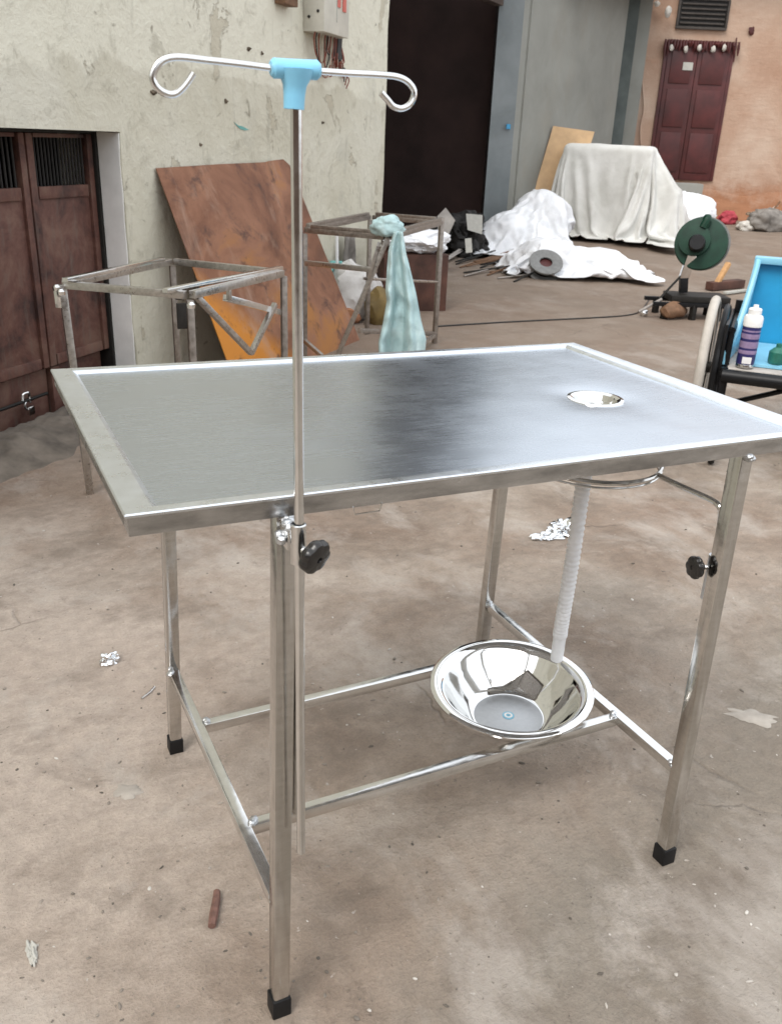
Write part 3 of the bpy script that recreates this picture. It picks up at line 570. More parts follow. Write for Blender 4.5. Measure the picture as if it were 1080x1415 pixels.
# sunken panel: a grid with faint waves that dips towards the drain
m = MB()
def panel(u, v):
    x = .040+(L_-.080)*u; y = .024+(W_-.048)*v; e = min(u, 1-u, v, 1-v)
    d = math.hypot(x-DX, y-DY); z = -.0055-.005*math.exp(-(d/.055)**2)*(1 if e > .0 else 0)
    z += min(1, e*9)*(.0011*noise.noise(Vector((x*5, y*5, 1)))+.0004*noise.noise(Vector((x*14, y*14, 4))))
    return Vector((x, y, tz(x)+z))
m.grid(panel, 150, 96); bmesh.ops.delete(m.bm, geom=[f for f in m.bm.faces if math.hypot(f.calc_center_median().x-DX, f.calc_center_median().y-DY) < .0405], context='FACES'); m.build('panel', 'tray', et, sharp=180)
dr = MB().lathe([(.050, -.0100), (.0485, -.0062), (.043, -.0055), (.0375, -.0085), (.034, -.019), (.012, -.0225), (.010, -.019), (.001, -.018)], (DX, DY, tz(DX)), 36).build('drain', 'chrome', et)
MB().lathe([(.020, -.0208), (.019, -.0185), (.013, -.0180)], (DX, DY, tz(DX)), 24).build('strainer', 'stretch', dr)
MB().lathe([(.024, -.022), (.024, -.05), (.014, -.06), (.014, -.085)], (DX, DY, tz(DX)), 20).build('drain_spout', 'dull', et)
# apron tubes under the rim
AZ = -.0275
for a, b in (((.004, .0135), (L_-.004, .0135)), ((.004, W_-.0135), (L_-.004, W_-.0135))):
    MB().bar((a[0], a[1], tz(a[0])-.020), (b[0], b[1], tz(b[0])-.020), .018, .016).build('apron', 'dull', et)
for x in (.012, L_-.012):
    MB().bar((x, .03, tz(x)-.020), (x, W_-.03, tz(x)-.020), .016, .016).build('apron', 'dull', et)
xl, xr, yf, yb, st = .166, .924, .0072, .6786, .2025
sl_, sr_, sf_, sb_ = .0202, .0057, .0170, -.0262
def legp(x, y, sx, sy, z): return Vector((x+sx*z/.85, y+sy*z/.85, z))
LEGS = [(xl, yf, sl_, sf_), (xl, yb, sl_, sb_), (xr, yf, sr_, sf_), (xr, yb, sr_, sb_)]
for i, q in enumerate(LEGS):
    top = tz(q[0])-.0285
    lg = MB().bar(legp(*q, .022), legp(*q, top), .025, .025, Vector((0, 1, 0)), .003).build('leg', 'tube', et)
    f = MB(); f.bar(legp(*q, 0), legp(*q, .034), .029, .029, Vector((0, 1, 0)), .002); f.build('foot_cap', 'rubber', lg)
def weld(p, r, n=5, par=et):
    m = MB()
    for i in range(n):
        d = Vector((random.uniform(-1, 1), random.uniform(-1, 1), random.uniform(-.7, .7)))*r*.8; m.lump(Vector(p)+d, (r, r, r*.8), i+p[0]*31, .2, 1.5, 3, None, False)
    m.build('weld_bead', 'weld', par)
def lp(i, z=st): return legp(*LEGS[i], z)
for a, b in ((0, 1), (2, 3)):
    MB().bar(lp(a)+Vector((0, .0125, 0)), lp(b)-Vector((0, .0125, 0)), .019, .019).build('side_stretcher', 'stretch', et)
    weld(lp(a)+Vector((-.004, .014, .008)), .006); weld(lp(b)+Vector((-.004, -.014, .008)), .007)
for y in (.184, .468):
    xa, xb = xl+sl_*.24+.0095, xr+sr_*.24-.0095
    MB().bar((xa, y, st-.001), (xb, y, st-.001), .019, .019).build('long_stretcher', 'stretch', et)
    weld((xa+.004, y, st+.009), .006); weld((xb-.004, y, st+.009), .0055)
for i in (0, 2):
    weld(lp(i, tz(LEGS[i][0])-.033)+Vector((0, -.012, 0)), .007, 7)
# strip welded to the near leg, pole collar and clamp knob
PX, PY = .186, -.026
a = lp(0, .80); b = lp(0, .37)
MB().bar(b+Vector((.0205, -.003, 0)), a+Vector((.0205, -.003, 0)), .011, .014, Vector((0, 1, 0)), .003).build('sleeve_strip', 'tube', et)
cl = MB().lathe([(.0075, 0), (.0095, .001), (.0095, .049), (.0075, .05)], (PX, PY, .772), 20, capb=False).build('pole_collar', 'stretch', et)
MB().bar((PX-.004, PY+.008, .80), (PX-.004, yf+.012, .80), .012, .03).build('collar_bracket', 'stretch', et)
weld((PX-.008, PY+.012, .815), .006, 8); weld((PX-.012, PY+.016, .80), .006, 8)
def star(c, ax, R, name, par, lobes=7):
    ax = Vector(ax).normalized(); x = ax.orthogonal().normalized(); y = ax.cross(x); m = MB(); n = lobes*8; c = Vector(c); rg = []
    for r, h in ((.55, -.0), (.86, .05), (1.0, .22), (1.0, .5), (.90, .66), (.6, .74), (.18, .76), (.15, .66), (.02, .66)):
        row = []
        for k in range(n):
            a = 2*math.pi*k/n; rr = R*r*(1-(.10 if r > .5 else 0)*(.5+.5*math.cos(lobes*a))**2)
            row.append(m.bm.verts.new(c+ax*h*R+(x*math.cos(a)+y*math.sin(a))*rr))
        rg.append(row)
    for A, B_ in zip(rg, rg[1:]):
        for k in range(n): m.bm.faces.new((A[k], A[(k+1) % n], B_[(k+1) % n], B_[k]))
    m.bm.faces.new(rg[0][::-1]); m.bm.faces.new(rg[-1]); return m.build(name, 'knob', par, sharp=40)
kp = V(428, 764, (0, PY-.018, 0), Vector((0, 1, 0)))
kd = Vector((.40, -.88, -.26))
MB().tube([Vector((PX, PY, kp.z))+kd*.004, kp-kd*.0], .0045, 10).build('clamp_screw', 'stretch', et)
star(kp, kd, .0215, 'clamp_knob', et)
# thin wire loop under the near rim
m = MB(); yy = .004
P_ = [V(488, 690, (0, yy, 0), Vector((0, 1, 0))), V(490, 711, (0, yy, 0), Vector((0, 1, 0))), V(524, 706, (0, yy, 0), Vector((0, 1, 0))), V(528, 686, (0, yy, 0), Vector((0, 1, 0)))]
P_[0].z = tz(.3)-.026; P_[3].z = tz(.3)-.026
m.tube(P_, .0011, 6).build('wire_loop', 'stretch', et)
# swing ring for a bowl, on the right legs, with its sleeve and knob
RZ = .712; rc = Vector((.862, .289, RZ))
rg_ = MB().tube(arc(rc, .122, 0, 2*math.pi*59/60, 60), .0045, 8, closed=True).build('bowl_ring', 'tube', et)
MB().tube(arc(rc-Z*.010, .119, 0, 2*math.pi*59/60, 60), .0022, 8, closed=True).build('ring_band', 'stretch', rg_)
al = smooth_path([(.919, .180, RZ), (.920, .12, RZ), (.9215, .062, RZ+.001), (.9225, .044, RZ-.002), (.924, .0365, RZ-.012), (.926, .0345, RZ-.05), (.927, .033, .53)], 7)
MB().tube(al, .0048, 10).build('swing_arm', 'tube', et)
ks = V(983, 800, (0, .030, 0), Vector((0, 1, 0)))
MB().tube([(.926, .0325, .545), (.926, .0325, .625)], .0095, 14).build('arm_sleeve', 'weld', et)
kc = Vector((.904, .042, .602)); MB().tube([(.926, .0325, .602), kc], .0042, 10).build('clamp_screw', 'stretch', et)
star(kc+Vector((.002, 0, 0)), (-.75, .1, .05), .0195, 'clamp_knob', et)
# corrugated white drain hose: from the spout down into the basin
hp = smooth_path([(DX, DY, .765), (DX+.001, DY+.003, .66), (DX+.010, DY+.016, .50), (DX+.022, DY+.036, .36), (DX+.034, DY+.052, .262)], 44)
n_ = len(hp); rr = [(.0135+.0013*math.sin(i*1.9)) if i < n_*.80 else (.0148 if i < n_*.825 else .0128) for i in range(n_)]
MB().tube(hp, rr, 16).build('drain_hose', 'hose', et, sharp=180)

# ------------------------------------------------------------------ pole with two hooks, held in the collar
ivp = thing('drip_pole', 'slim steel drip pole with blue tee and two hooks, clamped to table', 'drip pole', (PX, PY, .34))
py_ = lambda x, y: V(x, y, (0, PY, 0), Vector((0, 1, 0)))
b0, t0_ = py_(416, 1177), py_(409, 140)
MB().tube([b0, py_(413, 720), t0_], .0058, 14).build('pole', 'stretch', ivp)
tc = py_(408, 95)
m = MB(); A_, B_ = py_(374, 94), py_(441, 97); ax = (B_-A_)
m.tube([A_, A_+ax*.06, A_+ax*.3, A_+ax*.5, A_+ax*.7, A_+ax*.94, B_], [.0062, .0088, .0086, .0086, .0086, .0088, .0066], 20)
m.tube([tc, py_(408, 106), py_(407, 118), py_(406.5, 132), py_(406, 151)], [.0168, .0150, .0112, .0102, .0098], 20)
m.build('tee', 'blue', ivp)
for pts in ([(376, 94), (330, 88), (285, 83), (248, 79), (228, 82), (216, 93), (211, 108), (218, 122), (231, 130), (242, 130), (252, 122), (260, 112), (267, 101)],
            [(438, 98), (480, 101), (520, 103), (548, 106), (564, 114), (572, 128), (567, 143), (555, 150), (543, 147), (535, 138), (526, 128)]):
    MB().tube(smooth_path([py_(*q) for q in pts], 6), .0031, 10).build('hook_arm', 'stretch', ivp)

# ------------------------------------------------------------------ basin on the lower bars
BC = Vector((.758, .312, .168)); BR = .158
bs = thing('steel_basin', 'round polished steel basin sitting on the lower bars of the table', 'basin', BC)
prof = [(.001, .0), (.070, .0), (.077, .002), (.086, .009), (.104, .026), (.119, .045), (.130, .064), (.137, .074), (.147, .0785), (.157, .0785), (.1605, .076), (.160, .0725), (.156, .0715), (.146, .073), (.139, .069), (.1325, .060), (.1215, .041), (.1065, .0225), (.088, .0055), (.078, -.0025), (.070, -.0035), (.001, -.0035)]
MB().lathe(prof, BC, 72).build('bowl', 'chrome', bs, sharp=60)
MB().lathe([(.001, .0005), (.066, .0005), (.069, .0002)], BC, 48).build('bowl_base', 'satin', bs)
o = MB().lathe([(.001, .0012), (.012, .0012), (.012, .0004)], BC, 24).build('maker_mark', 'cyanlight', bs)
MB().lathe([(.0045, .0016), (.0085, .0016)], BC, 24).build('mark_ring', 'white', o)
bs.rotation_euler = (math.radians(2), math.radians(-2.0), 0)

# ------------------------------------------------------------------ unfinished folding frame, left
f1 = thing('unfinished_table_frame', 'unfinished folding steel table frame standing in front of the rusty double door', 'table frame', G(125, 682))
H1 = .742
g1 = lambda x, y, z=H1: G(x, y, z)
c0, c1, c2, c3 = g1(86, 393), g1(238, 361), g1(392, 377), g1(262, 408)
for a, b in ((c0, c1), (c1, c2), (c2, c3), (c3, c0)):
    d = (b-a).normalized()*.014; MB().bar(a+d, b-d, .024, .024).build('top_rail', 'dull', f1)
for a, b in ((g1(90, 387, .765), g1(225, 358, .765)), (g1(228, 402, .76), g1(388, 370, .76))):
    MB().bar(a, b, .022, .014).build('slide_rail', 'stretch', f1)
gp = G(125, 682); MB().bar(gp, c0, .024, .024).build('leg', 'dull', f1)
for c, gpx in ((c1, None), (c3, None)):
    gq = Vector((c.x, c.y, 0)); MB().bar(gq, c-Z*.015, .022, .022).build('leg', 'rawpipe', f1)
mid = Vector(((c2.x+c3.x)/2, (c2.y+c3.y)/2, 0))
vp = c2-Vector((0, 0, 0)); n3 = (c2-c3).cross(Z).normalized()
pl = lambda x, y: V(x, y, c2, n3)
va, vb, vc = pl(272, 410), pl(347, 488), pl(380, 420)
MB().bar(va, vb, .018, .018).build('folding_strut', 'dull', f1); MB().bar(vb, vc, .018, .018).build('folding_strut', 'dull', f1)
MB().bar(pl(316, 396), pl(317, 414), .014, .014).build('hanger', 'dull', f1)
MB().bar(pl(316, 412)-n3*.012, c2-Z*.15-n3*.012, .022, .022).build('cross_bar', 'stretch', f1)
MB().bar(c2+WN*.0-Z*.012, c2*1-Z*.74, .022, .022).build('leg', 'rawpipe', f1)
for (x, y) in ((78, 393), (84, 399), (247, 405), (264, 417), (365, 380), (353, 383)):
    q = g1(x, y, .745); MB().lathe([(.001, 0), (.012, .001), (.013, .012), (.006, .02), (.001, .02)], q-Z*.02, 8).build('bolt', 'darkiron' if x in (247, 353) else 'stretch', f1)
MB().bar(c0-Z*.02+RH*-.012, c0-Z*.075+RH*-.010, .02, .03).build('hinge_plate', 'stretch', f1)
MB().bar(g1(250, 410)-Z*.02, g1(250, 410)-Z*.10, .012, .03).build('hinge_plate', 'darkiron', f1)

# ------------------------------------------------------------------ second frame with splayed leg, further back
gR = G(600, 474); f2 = thing('unfinished_bench_frame', 'bare unfinished steel bench frame with slanted leg behind the table', 'table frame', gR)
H2 = .75; g2 = lambda x, y, z=H2: G(x, y, z)
d0, d1, d2, d3 = g2(421, 318), g2(512, 305), g2(600, 309), g2(536, 328)
d2 = Vector((gR.x, gR.y, H2)); d1 = d2+(d0-d3)
for a, b in ((d0, d1), (d1, d2), (d2, d3), (d3, d0)):
    dd = (b-a).normalized()*.02; MB().bar(a+dd, b-dd, .027, .027).build('top_rail', 'rawpipe', f2)
    MB().bar(a+dd*2+Z*.0225, b-dd*2+Z*.0225, .022, .018).build('slide_rail', 'rawpipe', f2)
MB().bar(gR, d2+Z*.03, .027, .027).build('leg', 'rawpipe', f2)
vpl = lambda x, y, q: V(x, y, q, FH)
a = d3; b = G(455, 518); MB().bar(b, a, .024, .024).build('slanted_leg', 'dull', f2)
b = Vector((d0.x, d0.y, 0)); MB().bar(b, d0-Z*.018, .024, .024).build('leg', 'rawpipe', f2)
b = Vector((d1.x, d1.y, 0)); MB().bar(b, d1-Z*.018, .024, .024).build('leg', 'rawpipe', f2)
k0 = d0-Z*.17; k1 = d3-Z*.17+(d3-d0).normalized()*-.06; MB().bar(k0, k1, .026, .026).build('mid_rail', 'dull', f2)
k0 = gR+Z*.06; k1 = vpl(497, 457, d3); MB().bar(k0, k1, .026, .026).build('low_rail', 'rawpipe', f2)
MB().tube([vpl(503, 385, d3), d2-Z*.36], .008, 8).build('tie_rod', 'dull', f2)
MB().bar(vpl(524, 335, d3), vpl(509, 385, d3), .018, .018).build('brace', 'dull', f2)
MB().bar(vpl(420, 470, d3+FH*.1), vpl(445, 492, d3), .02, .02).build('brace', 'rawpipe', f2)
MB().bar(vpl(567, 484, d3-FH*.05), gR+Z*.05, .02, .02).build('brace', 'dull', f2)
k1 = vpl(555, 330, d3+FH*.1); 
# pale blue cloth hung over its corner, and the blue cover on top
cq = d3-FH*.05
def bc(x, y): return V(x, y, cq, FH)
LE = [(318, 545), (345, 537), (395, 533), (412, 535), (440, 530), (466, 524), (490, 525)]; RE = [(318, 556), (345, 560), (385, 570), (402, 574), (440, 581), (466, 588), (490, 586)]
def pw(T, y):
    for (y0, x0), (y1, x1) in zip(T, T[1:]):
        if y <= y1: return x0+(x1-x0)*max(0, (y-y0)/(y1-y0))
    return T[-1][1]
def cloth(u, v):
    y = 318+(488-318)*v; L0 = pw(LE, y); R0 = pw(RE, y); x = L0+(R0-L0)*u; p = bc(x, y)
    f = (.012+.045*v)*math.sin(u*9+v*1.5)+.045*v*abs(math.sin(u*11+2+v*2))+.05*v*(.3-abs(noise.noise(Vector((u*3.2, v*2.6, 2)))))+.03*(.3-abs(noise.noise(Vector((u*2+7, v*6, 5)))))
    return p-FH*(.05+f)
o = MB().grid(cloth, 46, 40).build('hanging_cloth', 'bluecloth', None, sharp=180, solid=.004); tag(o, 'long pale blue cloth hanging from the bench frame corner', 'cloth')
o = MB().lump(bc(536, 313)+FH*.03, (.085, .07, .05), 6, .38, 1.7, 4).build('plastic_cover', 'bluecloth', None, sharp=180); tag(o, 'pale blue crumpled cover lying on the corner of the bench frame', 'cover')

# ------------------------------------------------------------------ rusted sheet leaning on the white wall
sh = []
tl, tr = W(.11, .012, 1.045), W(1.56, .012, 1.07); bl_, br_ = W(.11, .42), W(1.56, .52)
def sheet_pt(u, v): 
    p = (bl_*(1-u)+br_*u)*(1-v)+(tl*(1-u)+tr*u)*v
    return p
m = MB(); out = [(0, 0), (1, 0), (1, .5), (1, .97), (.96, 1.004), (.82, 1.0), (.78, .995), (.4, 1), (0, 1)]
nrm = ((br_-bl_).cross(tl-bl_)).normalized()
m.slab([sheet_pt(u, v)+nrm*(.0) for u, v in out], nrm*-.004)
o = m.build('rusted_sheet', 'rust', None, smooth=False); tag(o, 'large rusty brown metal sheet with orange patch leaning on white wall', 'metal sheet')
# local frame for the rust material
Mx = Matrix.Translation(bl_) @ Matrix((WD, WN, Z)).transposed().to_4x4(); o.data.transform(Mx.inverted()); o.matrix_world = Mx

# ------------------------------------------------------------------ things behind the bench frame
p = G(487, 440); o = MB().lump(p+Z*.17, (.22, .17, .22), 3, .22, 1.6, 4, 0.0, False).build('feed_sack', 'sackc'); tag(o, 'stuffed pale grey sack on the ground behind the bench frame', 'sack')
p = G(565, 428); cx = thing('brown_carton', 'dark brown cardboard carton behind the blue hanging cloth', 'carton', p)
Rc = Matrix((RH, FH, Z)).transposed() @ Matrix.Rotation(.25, 3, 'Z')
MB().box(p+Z*.21+FH*.1, (.50, .32, .42), Rc, .006).build('box', 'carton', cx)
MB().box(p+Z*.425+FH*.0-RH*.02, (.46, .14, .006), Rc @ Matrix.Rotation(.5, 3, 'X')).build('flap', 'carton', cx)
o = MB().lump(p+Z*.50+RH*.06+FH*.1, (.26, .17, .085), 9, .45, 2.2, 4).build('paper_bundle', 'bag'); tag(o, 'crumpled white plastic on top of the brown carton', 'plastic')
p = G(520, 447); o = MB().lump(p+Z*.10, (.09, .08, .15), 11, .35, 2, 3, 0).build('ochre_bag', 'yellow'); tag(o, 'small ochre yellow bag between grey sack and blue cloth', 'bag')
# two rags and a rod hung on the white wall near its end
def rag(px, y0, y1, wpx, name, mm, lab):
    def fn(u, v):
        q = V(px+wpx*(u-.5)*(.5+.6*v), y0+(y1-y0)*v, W(0, .05), WN); return q+WN*(.02+.025*math.sin(u*9+v)+.01*noise.noise(Vector((u*4, v*4, px))))
    tag(MB().grid(fn, 18, 16).build(name, mm, None, sharp=180, solid=.004), lab, 'rag')
rag(459, 360, 398, 26, 'green_rag', 'teal', 'green rag hanging on white wall behind the bench frame, left one')
rag(478, 325, 398, 22, 'grey_rag', 'greycloth', 'grey striped rag hanging on the white wall right of the green rag')
o = MB().tube([V(465, 318, W(0, .08), WN), V(466, 396, W(0, .09), WN)], .012, 8).build('white_rod', 'white'); tag(o, 'thin white pipe leaning on wall between green and grey rags', 'pipe')
p = V(463, 402, W(0, .15), WN); p.z = 0
o = MB().lump(p+Z*.05+WN*.1, (.10, .07, .06), 5, .5, 2, 3, 0).build('orange_brick', 'orange'); tag(o, 'orange brick lump at wall foot below the green rag', 'brick')

# ------------------------------------------------------------------ rubbish in the shed doorway
p = G(632, 352); o = MB().lump(p+Z*.12+FH*.3, (.34, .45, .30), 15, .6, 2.4, 5, gz(p.x, p.y)-.02).build('dark_scrap_heap', 'dark'); tag(o, 'black heap of scrap in the dark shed opening', 'scrap heap')
for i, (pts, dd, mm, lab) in enumerate((([(604, 300), (616, 288), (629, 305), (617, 330), (605, 322)], 8.6, 'shelf', 'grey torn board on the scrap heap nearest the bench frame'),
        ([(644, 296), (667, 298), (666, 324), (646, 318)], 9.4, 'paper', 'pale sheet standing against the foot of the blue grey column'),
        ([(642, 330), (651, 329), (652, 348), (643, 349)], 8.5, 'paper', 'small upright white strip in the scrap heap'))):
    q = Dp(0, dd); o = MB().slab([V(x, y, q, FH)+FH*(.08*(330-y)/40) for x, y in pts], FH*.012).build('scrap_board', mm, None, smooth=False); tag(o, lab, 'board')
for i, (a, b, lab) in enumerate((((606, 367), (672, 342), 'long pale offcut strip lying out of the scrap heap, front one'), ((628, 338), (646, 348), 'short pale curved offcut in the scrap heap'), ((612, 362), (650, 352), 'pale offcut strip behind the front one by the scrap heap'))):
    A_, B_ = G(*a)+Z*.012, G(*b)+Z*.14; o = MB().bar(A_, B_, .035, .008).build('offcut_strip', 'shelf'); tag(o, lab, 'offcut', 'pale offcut strips')
# scrap rods, lying in a bundle in front of the white plastic
for i in range(18):
    x0 = 612+random.uniform(0, 50)+(i*4.2); y0 = 368+random.uniform(-10, 14)+i*.6; a = G(x0, min(391, y0)); L = random.uniform(.7, 1.25); an = math.radians(random.uniform(18, 62))
    d = RH*math.cos(an)+FH*math.sin(an); hgt = .012+.05*random.random()
    b = a+d*L; b.z = gz(b.x, b.y)+hgt+.04; a.z = gz(a.x, a.y)+.009
    o = MB().tube([a, (a+b)/2+Z*.004, b], .009, 6).build('scrap_rod', ('darkiron', 'brown', 'rawpipe')[i % 3]); tag(o, 'thin rusty rod in the scrap bundle before the white plastic', 'rod', 'scrap rods in a bundle')
for i in range(5):
    a = G(655+i*8, 366-i*2); d = (RH*.8+FH*.6); b = a+d*.8; a.z = gz(a.x, a.y)+.03; b.z = gz(b.x, b.y)+.05+.012*i
    o = MB().bar(a, b, .04, .02).build('scrap_batten', 'brown'); tag(o, 'short brown batten on the scrap rod bundle', 'batten', 'brown battens on the rods')

# white plastic heap: two sheets thrown over sacks
def heap(px, py, lumps, w_, d_, sd_, name, lab, hz=.62):
    p = G(px, py); M_ = Matrix.Translation(p) @ Matrix((RH, FH, Z)).transposed().to_4x4()
    cs = [MB().lump(c, s_, k+sd_, .35, 1.8, 3).build('collider', 'bag') for k, (c, s_) in enumerate(lumps)] + [MB().box((0, 0, -.1), (6, 6, .2)).build('collider', 'bag')]
    me = drape(cs, lambda u, v: Vector(((u-.5)*w_+.05*noise.noise(Vector((v*9, u*4, sd_))), (v-.5)*d_+.1+.05*noise.noise(Vector((v*5, u*9, sd_+3))), hz+.16*noise.noise(Vector((u*6, v*5, sd_)))+.06*noise.noise(Vector((u*15, v*13, sd_+7))))), 56, 46, 44, .3, .05)
    o = sheet_obj(me, name, 'bag', M_); tag(o, lab, 'plastic sheet')
heap(729, 351, [((-.22, .15, .14), (.28, .22, .24)), ((.14, .34, .24), (.30, .24, .36)), ((.05, .05, .08), (.3, .2, .16))], 1.45, 1.35, 1, 'white_plastic', 'bright white plastic bundled against the column foot, left part of heap', .74)
heap(796, 382, [((-.25, .22, .10), (.34, .24, .20)), ((.22, .2, .07), (.32, .22, .15))], 1.6, 1.1, 5, 'white_plastic', 'low spread out white plastic sheet in front of the covered machine', .45)
# wire spool
p = G(752, 386); sp = thing('wire_spool', 'round grey wire spool with dark red hub lying before white plastic', 'spool', p)
axs = (Z*.80-FH*.60+RH*.02).normalized(); c = p+Z*.115+FH*.06
MB().lathe([(.062, -.004), (.160, -.004), (.163, .0), (.163, .012), (.160, .016), (.10, .018), (.062, .010)], c+axs*.045, 40, axs).build('flange', 'spoolp', sp)
MB().lathe([(.062, -.004), (.160, -.004), (.163, .0), (.163, .012), (.160, .016), (.10, .018), (.062, .016)], c-axs*.06, 40, axs).build('flange', 'spoolp', sp)
MB().lathe([(.10, -.045), (.10, .042)], c, 32, axs).build('winding', 'darkiron', sp)
MB().lathe([(.098, .0), (.085, -.03), (.03, -.035), (.001, -.035)], c+axs*.058, 32, axs).build('hub', 'maroon', sp)

# covered machine under a tarpaulin
tcn = G(850, 338)+FH*.45; tg = gz(tcn.x, tcn.y)
Rt_ = Matrix((RH, FH, Z)).transposed().to_4x4(); tcn.z = tg
cb_ = MB(); cb_.box((-.10, 0, .52), (1.0, .52, 1.04), Matrix.Rotation(math.radians(-20), 3, 'Z'), .05); c1_ = cb_.build('collider', 'tarp')
c2_ = MB().box((0, 0, -.1), (7, 7, .2)).build('collider', 'tarp'); c3_ = MB().box((.50, -.12, .30), (.5, .5, .6), Matrix.Rotation(math.radians(-20), 3, 'Z'), .06).build('collider', 'tarp')
me = drape([c1_, c2_, c3_], lambda u, v: Matrix.Rotation(math.radians(-12), 3, 'Z') @ Vector((.02+(u-.5)*3.1+.06*noise.noise(Vector((v*7, u*3, 1))), (v-.5)*2.75+.06*noise.noise(Vector((u*8, v*3, 4))), 1.25+.10*noise.noise(Vector((u*5, v*5, 0)))+.05*noise.noise(Vector((u*12, v*12, 3))))), 78, 70, 58, .4, .3)
o = sheet_obj(me, 'covered_machine', 'tarp', Matrix.Translation(tcn) @ Rt_); tag(o, 'tall bulky machine draped in a grey white tarpaulin by the shed', 'covered machine')
p = tcn+RH*.95+FH*.25; o = MB().lump(Vector((p.x, p.y, gz(p.x, p.y)+.22)), (.50, .3, .34), 8, .3, 1.8, 5, gz(p.x, p.y)-.01).build('sack_pile', 'bag', None, sharp=180); tag(o, 'white sack slumped at the right side of the covered machine', 'sack')
p = tcn+RH*.72-FH*.18; o = MB().lump(Vector((p.x, p.y, gz(p.x, p.y)+.16)), (.22, .2, .3), 12, .3, 1.8, 4, gz(p.x, p.y)-.01).build('sack_pile', 'sackc', None, sharp=180); tag(o, 'grey brown sack between the covered machine and white sack', 'sack')
# plywood board
pb = [(731, 286), (764, 174), (821, 182), (783, 300)]
q = Dp(0, 11.6); nb_ = FH
pts = [V(x, y, Dp(0, 11.5 + (0.25 if y < 200 else 0)), FH) for x, y in pb]
for k in (0, 3): pts[k].z = max(gz(pts[k].x, pts[k].y), 0) if False else pts[k].z
b0_ = Vector((pts[0].x, pts[0].y, gz(pts[0].x, pts[0].y))); e_ = pts[1]-pts[0]; dn = e_.normalized()*(.12)
o = MB().slab([pts[0]-e_*((pts[0].z-gz(pts[0].x, pts[0].y))/e_.z), pts[1], pts[2], pts[3]-e_*((pts[3].z-gz(pts[3].x, pts[3].y))/e_.z)], FH*.018).build('plywood_board', 'ply', None, smooth=False); tag(o, 'tan plywood board leaning behind the covered machine', 'board')

# ------------------------------------------------------------------ rubbish along the orange wall
for (px, py, sx, sy, sz, mm, lab, s_) in ((1058, 318, .36, .2, .17, 'greycloth', 'dark grey bundle of rags at the foot of the orange wall', 31), (1062, 296, .42, .16, .05, 'beigecloth', 'beige cloth spread over the dark bundle by orange wall', 32),
        (1003, 309, .17, .12, .11, 'redcloth', 'small red cloth bundle at the orange wall foot', 33), (1029, 318, .14, .1, .08, 'creamcloth', 'cream crumpled paper between red cloth and dark bundle', 34), (1068, 314, .12, .08, .11, 'creamcloth', 'pale lump in front of the dark rag bundle', 35)):
    p = G(px, py) if py > 300 else V(px, py, Dp(0, 13.3), FH)
    if py <= 300: zc = p.z; fl = None
    else: zc = p.z+sz*.7; fl = p.z-.01
    q = Vector((p.x, p.y, zc)) + (FH*-.1 if 0 else Vector())
    dd = (q-CAM).dot(FH)
    if dd > 13.6: q -= FH*(dd-13.6)
    if fl is not None: fl = gz(q.x, q.y)-.01; q.z = fl+sz*.7
    o = MB().lump(q, (sx, sy, sz), s_, .4, 2.2, 4, fl).build('rag_bundle', mm, None, sharp=180); tag(o, lab, 'rags')
for i in range(3):
    a = Dp(4.95+.12*i, 13.45, 0); a.z = gz(a.x, a.y)+.02; b = a+RH*(.42-.1*i)+Z*(.20+.05*i)+FH*.1
    o = MB().tube([a, b], .015, 6).build('cane', ('pine', 'creamcloth', 'brown')[i]); tag(o, ('tan cane leaning on rags at the orange wall', 'cream cane leaning on rags at the orange wall', 'brown cane leaning on rags at the orange wall')[i], 'cane')

# ------------------------------------------------------------------ chop saw on a low stand
sp0 = G(925, 440); SR = Matrix((RH, FH, Z)).transposed()
saw = thing('chop_saw', 'green chop saw with round blade guard on a low black stand', 'chop saw', sp0)
sD = (sp0-CAM).dot(FH)+.10
def sv(px, py, dd=0): return V(px, py, Dp(0, sD+dd), FH)
dc = sv(968, 337); daxis = (-FH*.86-RH*.30+Z*.22).normalized(); R_ = .198
gd = MB().lathe([(.001, .035), (R_*.55, .035), (R_*.97, .028), (R_, .018), (R_, -.018), (R_*.97, -.028), (.001, -.03)], dc, 44, daxis).build('blade_guard', 'darkgreen', saw)
MB().lathe([(.001, .0), (R_*1.03, .0), (R_*1.03, .006), (.001, .006)], dc-daxis*.045+RH*.01+Z*.008, 44, daxis).build('blade', 'spoolp', saw)
MB().lathe([(.12, .0), (.118, .03), (.03, .036), (.001, .036)], dc+daxis*.03-RH*.055+Z*.02, 30, daxis).build('guard_cover', 'darkgreen', gd)
MB().lathe([(.062, .0), (.062, .10), (.052, .12), (.001, .12)], dc+daxis*.055-RH*.03-Z*.015, 24, daxis).build('motor', 'black', saw)
hx = sv(975, 298); MB().tube(smooth_path([dc+Z*.12-RH*.02-FH*.04, dc+Z*.19+RH*.01-FH*.03, hx-Z*.02, hx+RH*.015], 6), [.032]*6+[.028]*6+[.022]*6+[.018], 10).build('handle', 'darkgreen', saw)
a1 = sv(955, 352, -.03); a2 = sv(944, 384, 0); MB().bar(a2, a1, .07, .045, FH).build('arm', 'stretch', saw)
a3 = sv(943, 404); MB().bar(a3, a2+Z*.0, .06, .05, FH).build('pivot', 'black', saw)
bz = sv(950, 406).z
MB().box(Vector((0, 0, bz-.025))+Vector((sv(962, 406).x, sv(962, 406).y, 0)), (.46, .26, .05), SR, .008).build('base', 'darkiron', saw)
stx0, stx1 = sv(905, 412), sv(990, 418); stz = bz-.065
